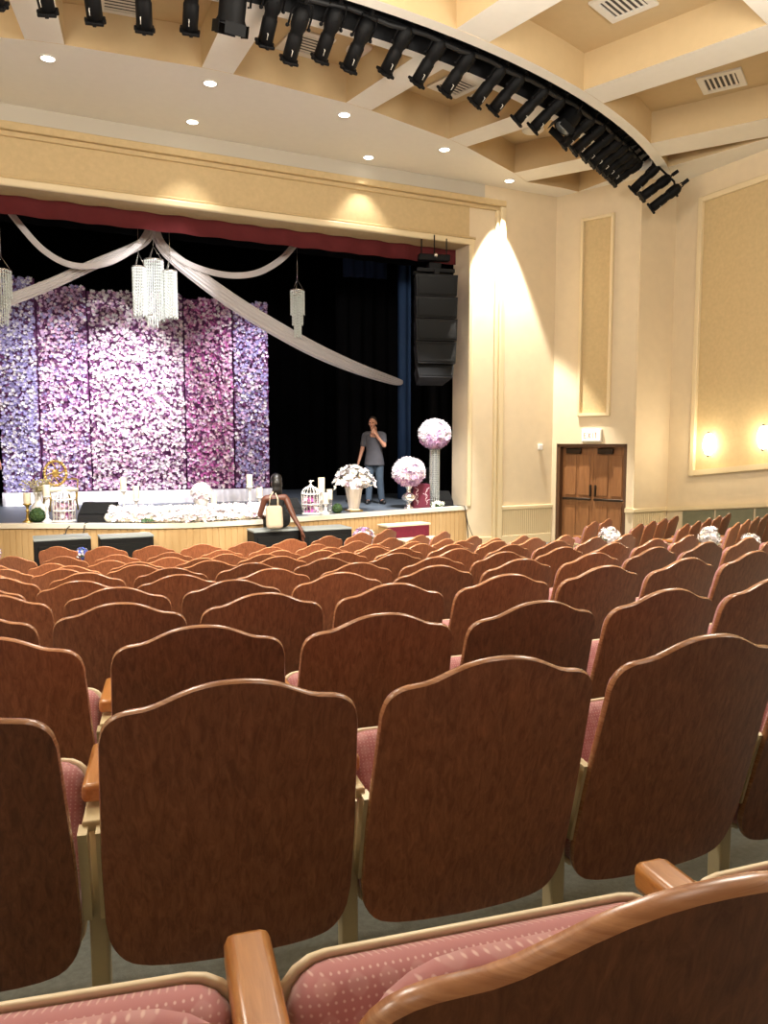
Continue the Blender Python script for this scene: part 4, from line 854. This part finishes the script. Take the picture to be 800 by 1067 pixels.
def head(mb,root,c,yaw,skin,scale=1,tilt=0):
    X=T(c)@RZ(yaw)@RX(tilt)
    def P(*p): return X@Vector(p)
    n0=len(mb.v)
    mb.ball((0,.012,.035),(.076,.096,.088),skin,16,X); mb.ball((0,-.018,-.04),(.056,.066,.072),skin,14,X); mb.ball((0,-.035,-.095),(.032,.034,.026),skin,10,X)
    mb.capsule(P(0,-.088,.015),P(0,-.104,-.022),.011,.016,skin,8); mb.ball((0,-.082,.035),(.05,.02,.012),skin,8,X)
    for s in (-1,1): mb.ball((s*.079,.012,-.005),(.012,.024,.034),skin,8,X); mb.ball((s*.045,-.062,-.022),(.024,.022,.022),skin,8,X)
    e=MB()
    for s in (-1,1): e.ball((s*.031,-.086,.012),(.013,.008,.007),M['eye'],8,X)
    e.build('eyes',root); l=MB(); l.ball((0,-.088,-.060),(.026,.010,.008),M['lip'],8,X); l.build('mouth',root)
    return X
def man(label,loc,rz,pose,shirt,hairm,group=None):
    t=thing('person',label,'person',loc,rz); sk=M['skinl']; b=MB()
    hipz=.93; P=pose
    b.capsule((0,0,.98),(0,0,1.15),.135,.13,sk); b.capsule((0,0,1.15),(0,.0,1.36),.13,.135,sk); b.capsule((-.13,.0,1.41),(.13,.0,1.41),.07,.07,sk); b.capsule((0,.01,1.42),(0,-.005,1.54),.06,.055,sk)
    for s,K in ((-1,'R'),(1,'L')):
        kn,ft=P['knee'+K],P['foot'+K]; b.capsule((s*.09,0,hipz),kn,.092,.06,sk); b.capsule(kn,ft,.058,.04,sk); b.capsule(ft,(ft[0]+P['toe'+K],ft[1]-.14,.03),.042,.034,sk)
        sh=(s*.185,.0,1.40); el,wr=P['el'+K],P['wr'+K]; b.capsule(sh,el,.05,.041,sk); b.capsule(el,wr,.041,.028,sk); d=Vector(P.get('hd'+K,Vector(wr)-Vector(el))); hand(b,wr,d,P['hs'+K],sk,P.get('cu'+K,.5))
    hx=head(b,t,P['head'],P.get('yaw',0),sk); bake(b,'body',t,.0085,3)
    c=MB(); m=M[shirt]; c.lathe([(.205,.79),(.208,.80),(.186,.95),(.165,1.08),(.172,1.22),(.178,1.34),(.12,1.42),(.07,1.46)],m,24,Matrix.Diagonal((1,.80,1,1))); c.capsule((-.14,.0,1.405),(.14,.0,1.405),.082,.082,m)
    for s,K in ((-1,'R'),(1,'L')):
        el=Vector(P['el'+K]); sh=Vector((s*.185,0,1.40)); c.capsule(sh,sh.lerp(el,.62),.067,.062,m)
    bake(c,'t_shirt',t,.012,4)
    c=MB(); m=M['jeans']; c.capsule((-.05,0,.90),(.05,0,.90),.128,.128,m)
    for s,K in ((-1,'R'),(1,'L')): kn,ft=Vector(P['knee'+K]),Vector(P['foot'+K]); c.capsule((s*.09,0,.90),kn,.108,.078,m); c.capsule(kn,ft.lerp(kn,.08),.078,.066,m)
    bake(c,'jeans',t,.012,3)
    for K in 'RL':
        ft=P['foot'+K]; c=MB(); c.capsule((ft[0],ft[1]+.03,.045),(ft[0]+P['toe'+K],ft[1]-.17,.04),.05,.042,M['shoe']); bake(c,'shoe',t,.012,2)
    c=MB(); c.ball((0,.028,.062),(.082,.094,.082),M[hairm],16,hx); c.ball((0,.07,.0),(.072,.055,.07),M[hairm],12,hx)
    bake(c,'hair',t,.010,2); return t
man('man in grey t-shirt and jeans standing on stage with hand at mouth',(6.67,14.31,STG),R_(-24),dict(kneeR=(-.10,-.03,.50),footR=(-.12,.02,.07),toeR=-.03,kneeL=(.11,-.02,.50),footL=(.15,.03,.07),toeL=.05,elR=(-.25,-.01,1.10),wrR=(-.31,-.10,.89),hsR=(.3,-1,0),elL=(.20,-.16,1.19),wrL=(.02,-.19,1.43),hsL=(-.8,-.3,-.5),hdL=(-.5,.25,.8),cuL=1.3,head=(-.03,-.02,1.645),yaw=-18),'tee','hairb')
man('person in dark teal shirt and jeans cut by the left edge of the photo',(-.47,15.1,STG),R_(20),dict(kneeR=(-.10,-.03,.50),footR=(-.12,.02,.07),toeR=-.03,kneeL=(.11,-.02,.50),footL=(.14,.03,.07),toeL=.03,elR=(-.24,.02,1.12),wrR=(-.26,-.08,.88),hsR=(.3,-1,0),elL=(.22,.03,1.12),wrL=(.24,-.12,.92),hsL=(-.4,-1,0),head=(0,-.02,1.645),yaw=0),'darkteal','hairb')
# seated woman, back to the viewer (local: +y towards the stage)
t=thing('person','woman in black sleeveless top sitting on a black box with her back turned','person',(3.74,11.60,ZB),R_(-8)); b=MB(); sk=M['skind']
b.capsule((-.06,0,.14),(.06,0,.14),.12,.12,sk); b.capsule((0,0,.12),(-.03,.06,.36),.12,.115,sk); b.capsule((-.17,.08,.47),(.11,.06,.48),.062,.062,sk); b.capsule((-.03,.06,.36),(-.03,.08,.46),.11,.08,sk); b.capsule((-.02,.08,.48),(0,.12,.60),.052,.048,sk)
for s in (-1,1): b.capsule((s*.09,.02,.11),(s*.11,.36,.09),.088,.066,sk); b.capsule((s*.11,.36,.09),(s*.11,.34,-.42),.06,.042,sk); b.capsule((s*.11,.34,-.42),(s*.11,.44,-.50),.038,.03,sk)
b.capsule((.14,.05,.46),(.22,-.10,.20),.052,.043,sk); b.capsule((.22,-.10,.20),(.33,-.215,-.03),.042,.028,sk); hand(b,(.33,-.215,-.03),(.15,-.05,-1),(.5,-.9,0),sk,.4)
b.capsule((-.20,.08,.46),(-.27,.12,.22),.05,.042,sk); b.capsule((-.27,.12,.22),(-.18,.32,.14),.04,.028,sk); hand(b,(-.18,.32,.14),(.6,1,-.2),(1,-.5,0),sk,.5)
hx=head(b,t,(.0,.15,.70),180,sk,1,0); bake(b,'body',t,.0085,3)
c=MB(); m=M['blackcloth']; c.capsule((-.06,0,.15),(.06,0,.15),.135,.135,m); c.capsule((0,0,.16),(-.03,.06,.36),.136,.13,m); c.capsule((-.09,.07,.42),(.05,.07,.42),.075,.075,m); c.capsule((-.11,.07,.40),(-.11,.08,.515),.03,.03,m); c.capsule((.06,.07,.40),(.06,.08,.52),.03,.03,m); bake(c,'top',t,.012,3)
c=MB()
for s in (-1,1): c.capsule((s*.09,.02,.115),(s*.11,.37,.10),.1,.08,m); c.capsule((s*.11,.37,.10),(s*.11,.35,-.40),.076,.06,m)
bake(c,'trousers',t,.012,3)
for s in (-1,1): c=MB(); c.capsule((s*.11,.33,-.46),(s*.11,.47,-.52),.045,.04,M['shoe']); bake(c,'shoe',t,.012,2)
c=MB(); c.ball((0,.0,.07),(.095,.105,.10),M['hairk'],16,hx); c.ball((0,.06,-.01),(.09,.07,.12),M['hairk'],14,hx); c.ball((0,.085,-.10),(.085,.05,.10),M['hairk'],12,hx); bake(c,'hair',t,.010,2)
t=thing('shoulder_bag','cream canvas bag hanging on the back of the seated woman','bag',(3.60,11.36,ZB+.02),R_(-8))
c=MB(); c.slab(.26,.36,.05,[(-.05,.05),(-.04,.015),(0,.0),(.05,.012),(.06,.05)],M['canvas'],T((0,0,.19))@RX(-12)); c.build('body',t); c=MB(); c.tube([(-.07,.07,.34),(-.04,.13,.50),(.02,.22,.56)],.012,M['canvas'],6); c.tube([(.07,.07,.34),(.08,.14,.46),(.06,.22,.54)],.012,M['canvas'],6); c.build('strap',t)
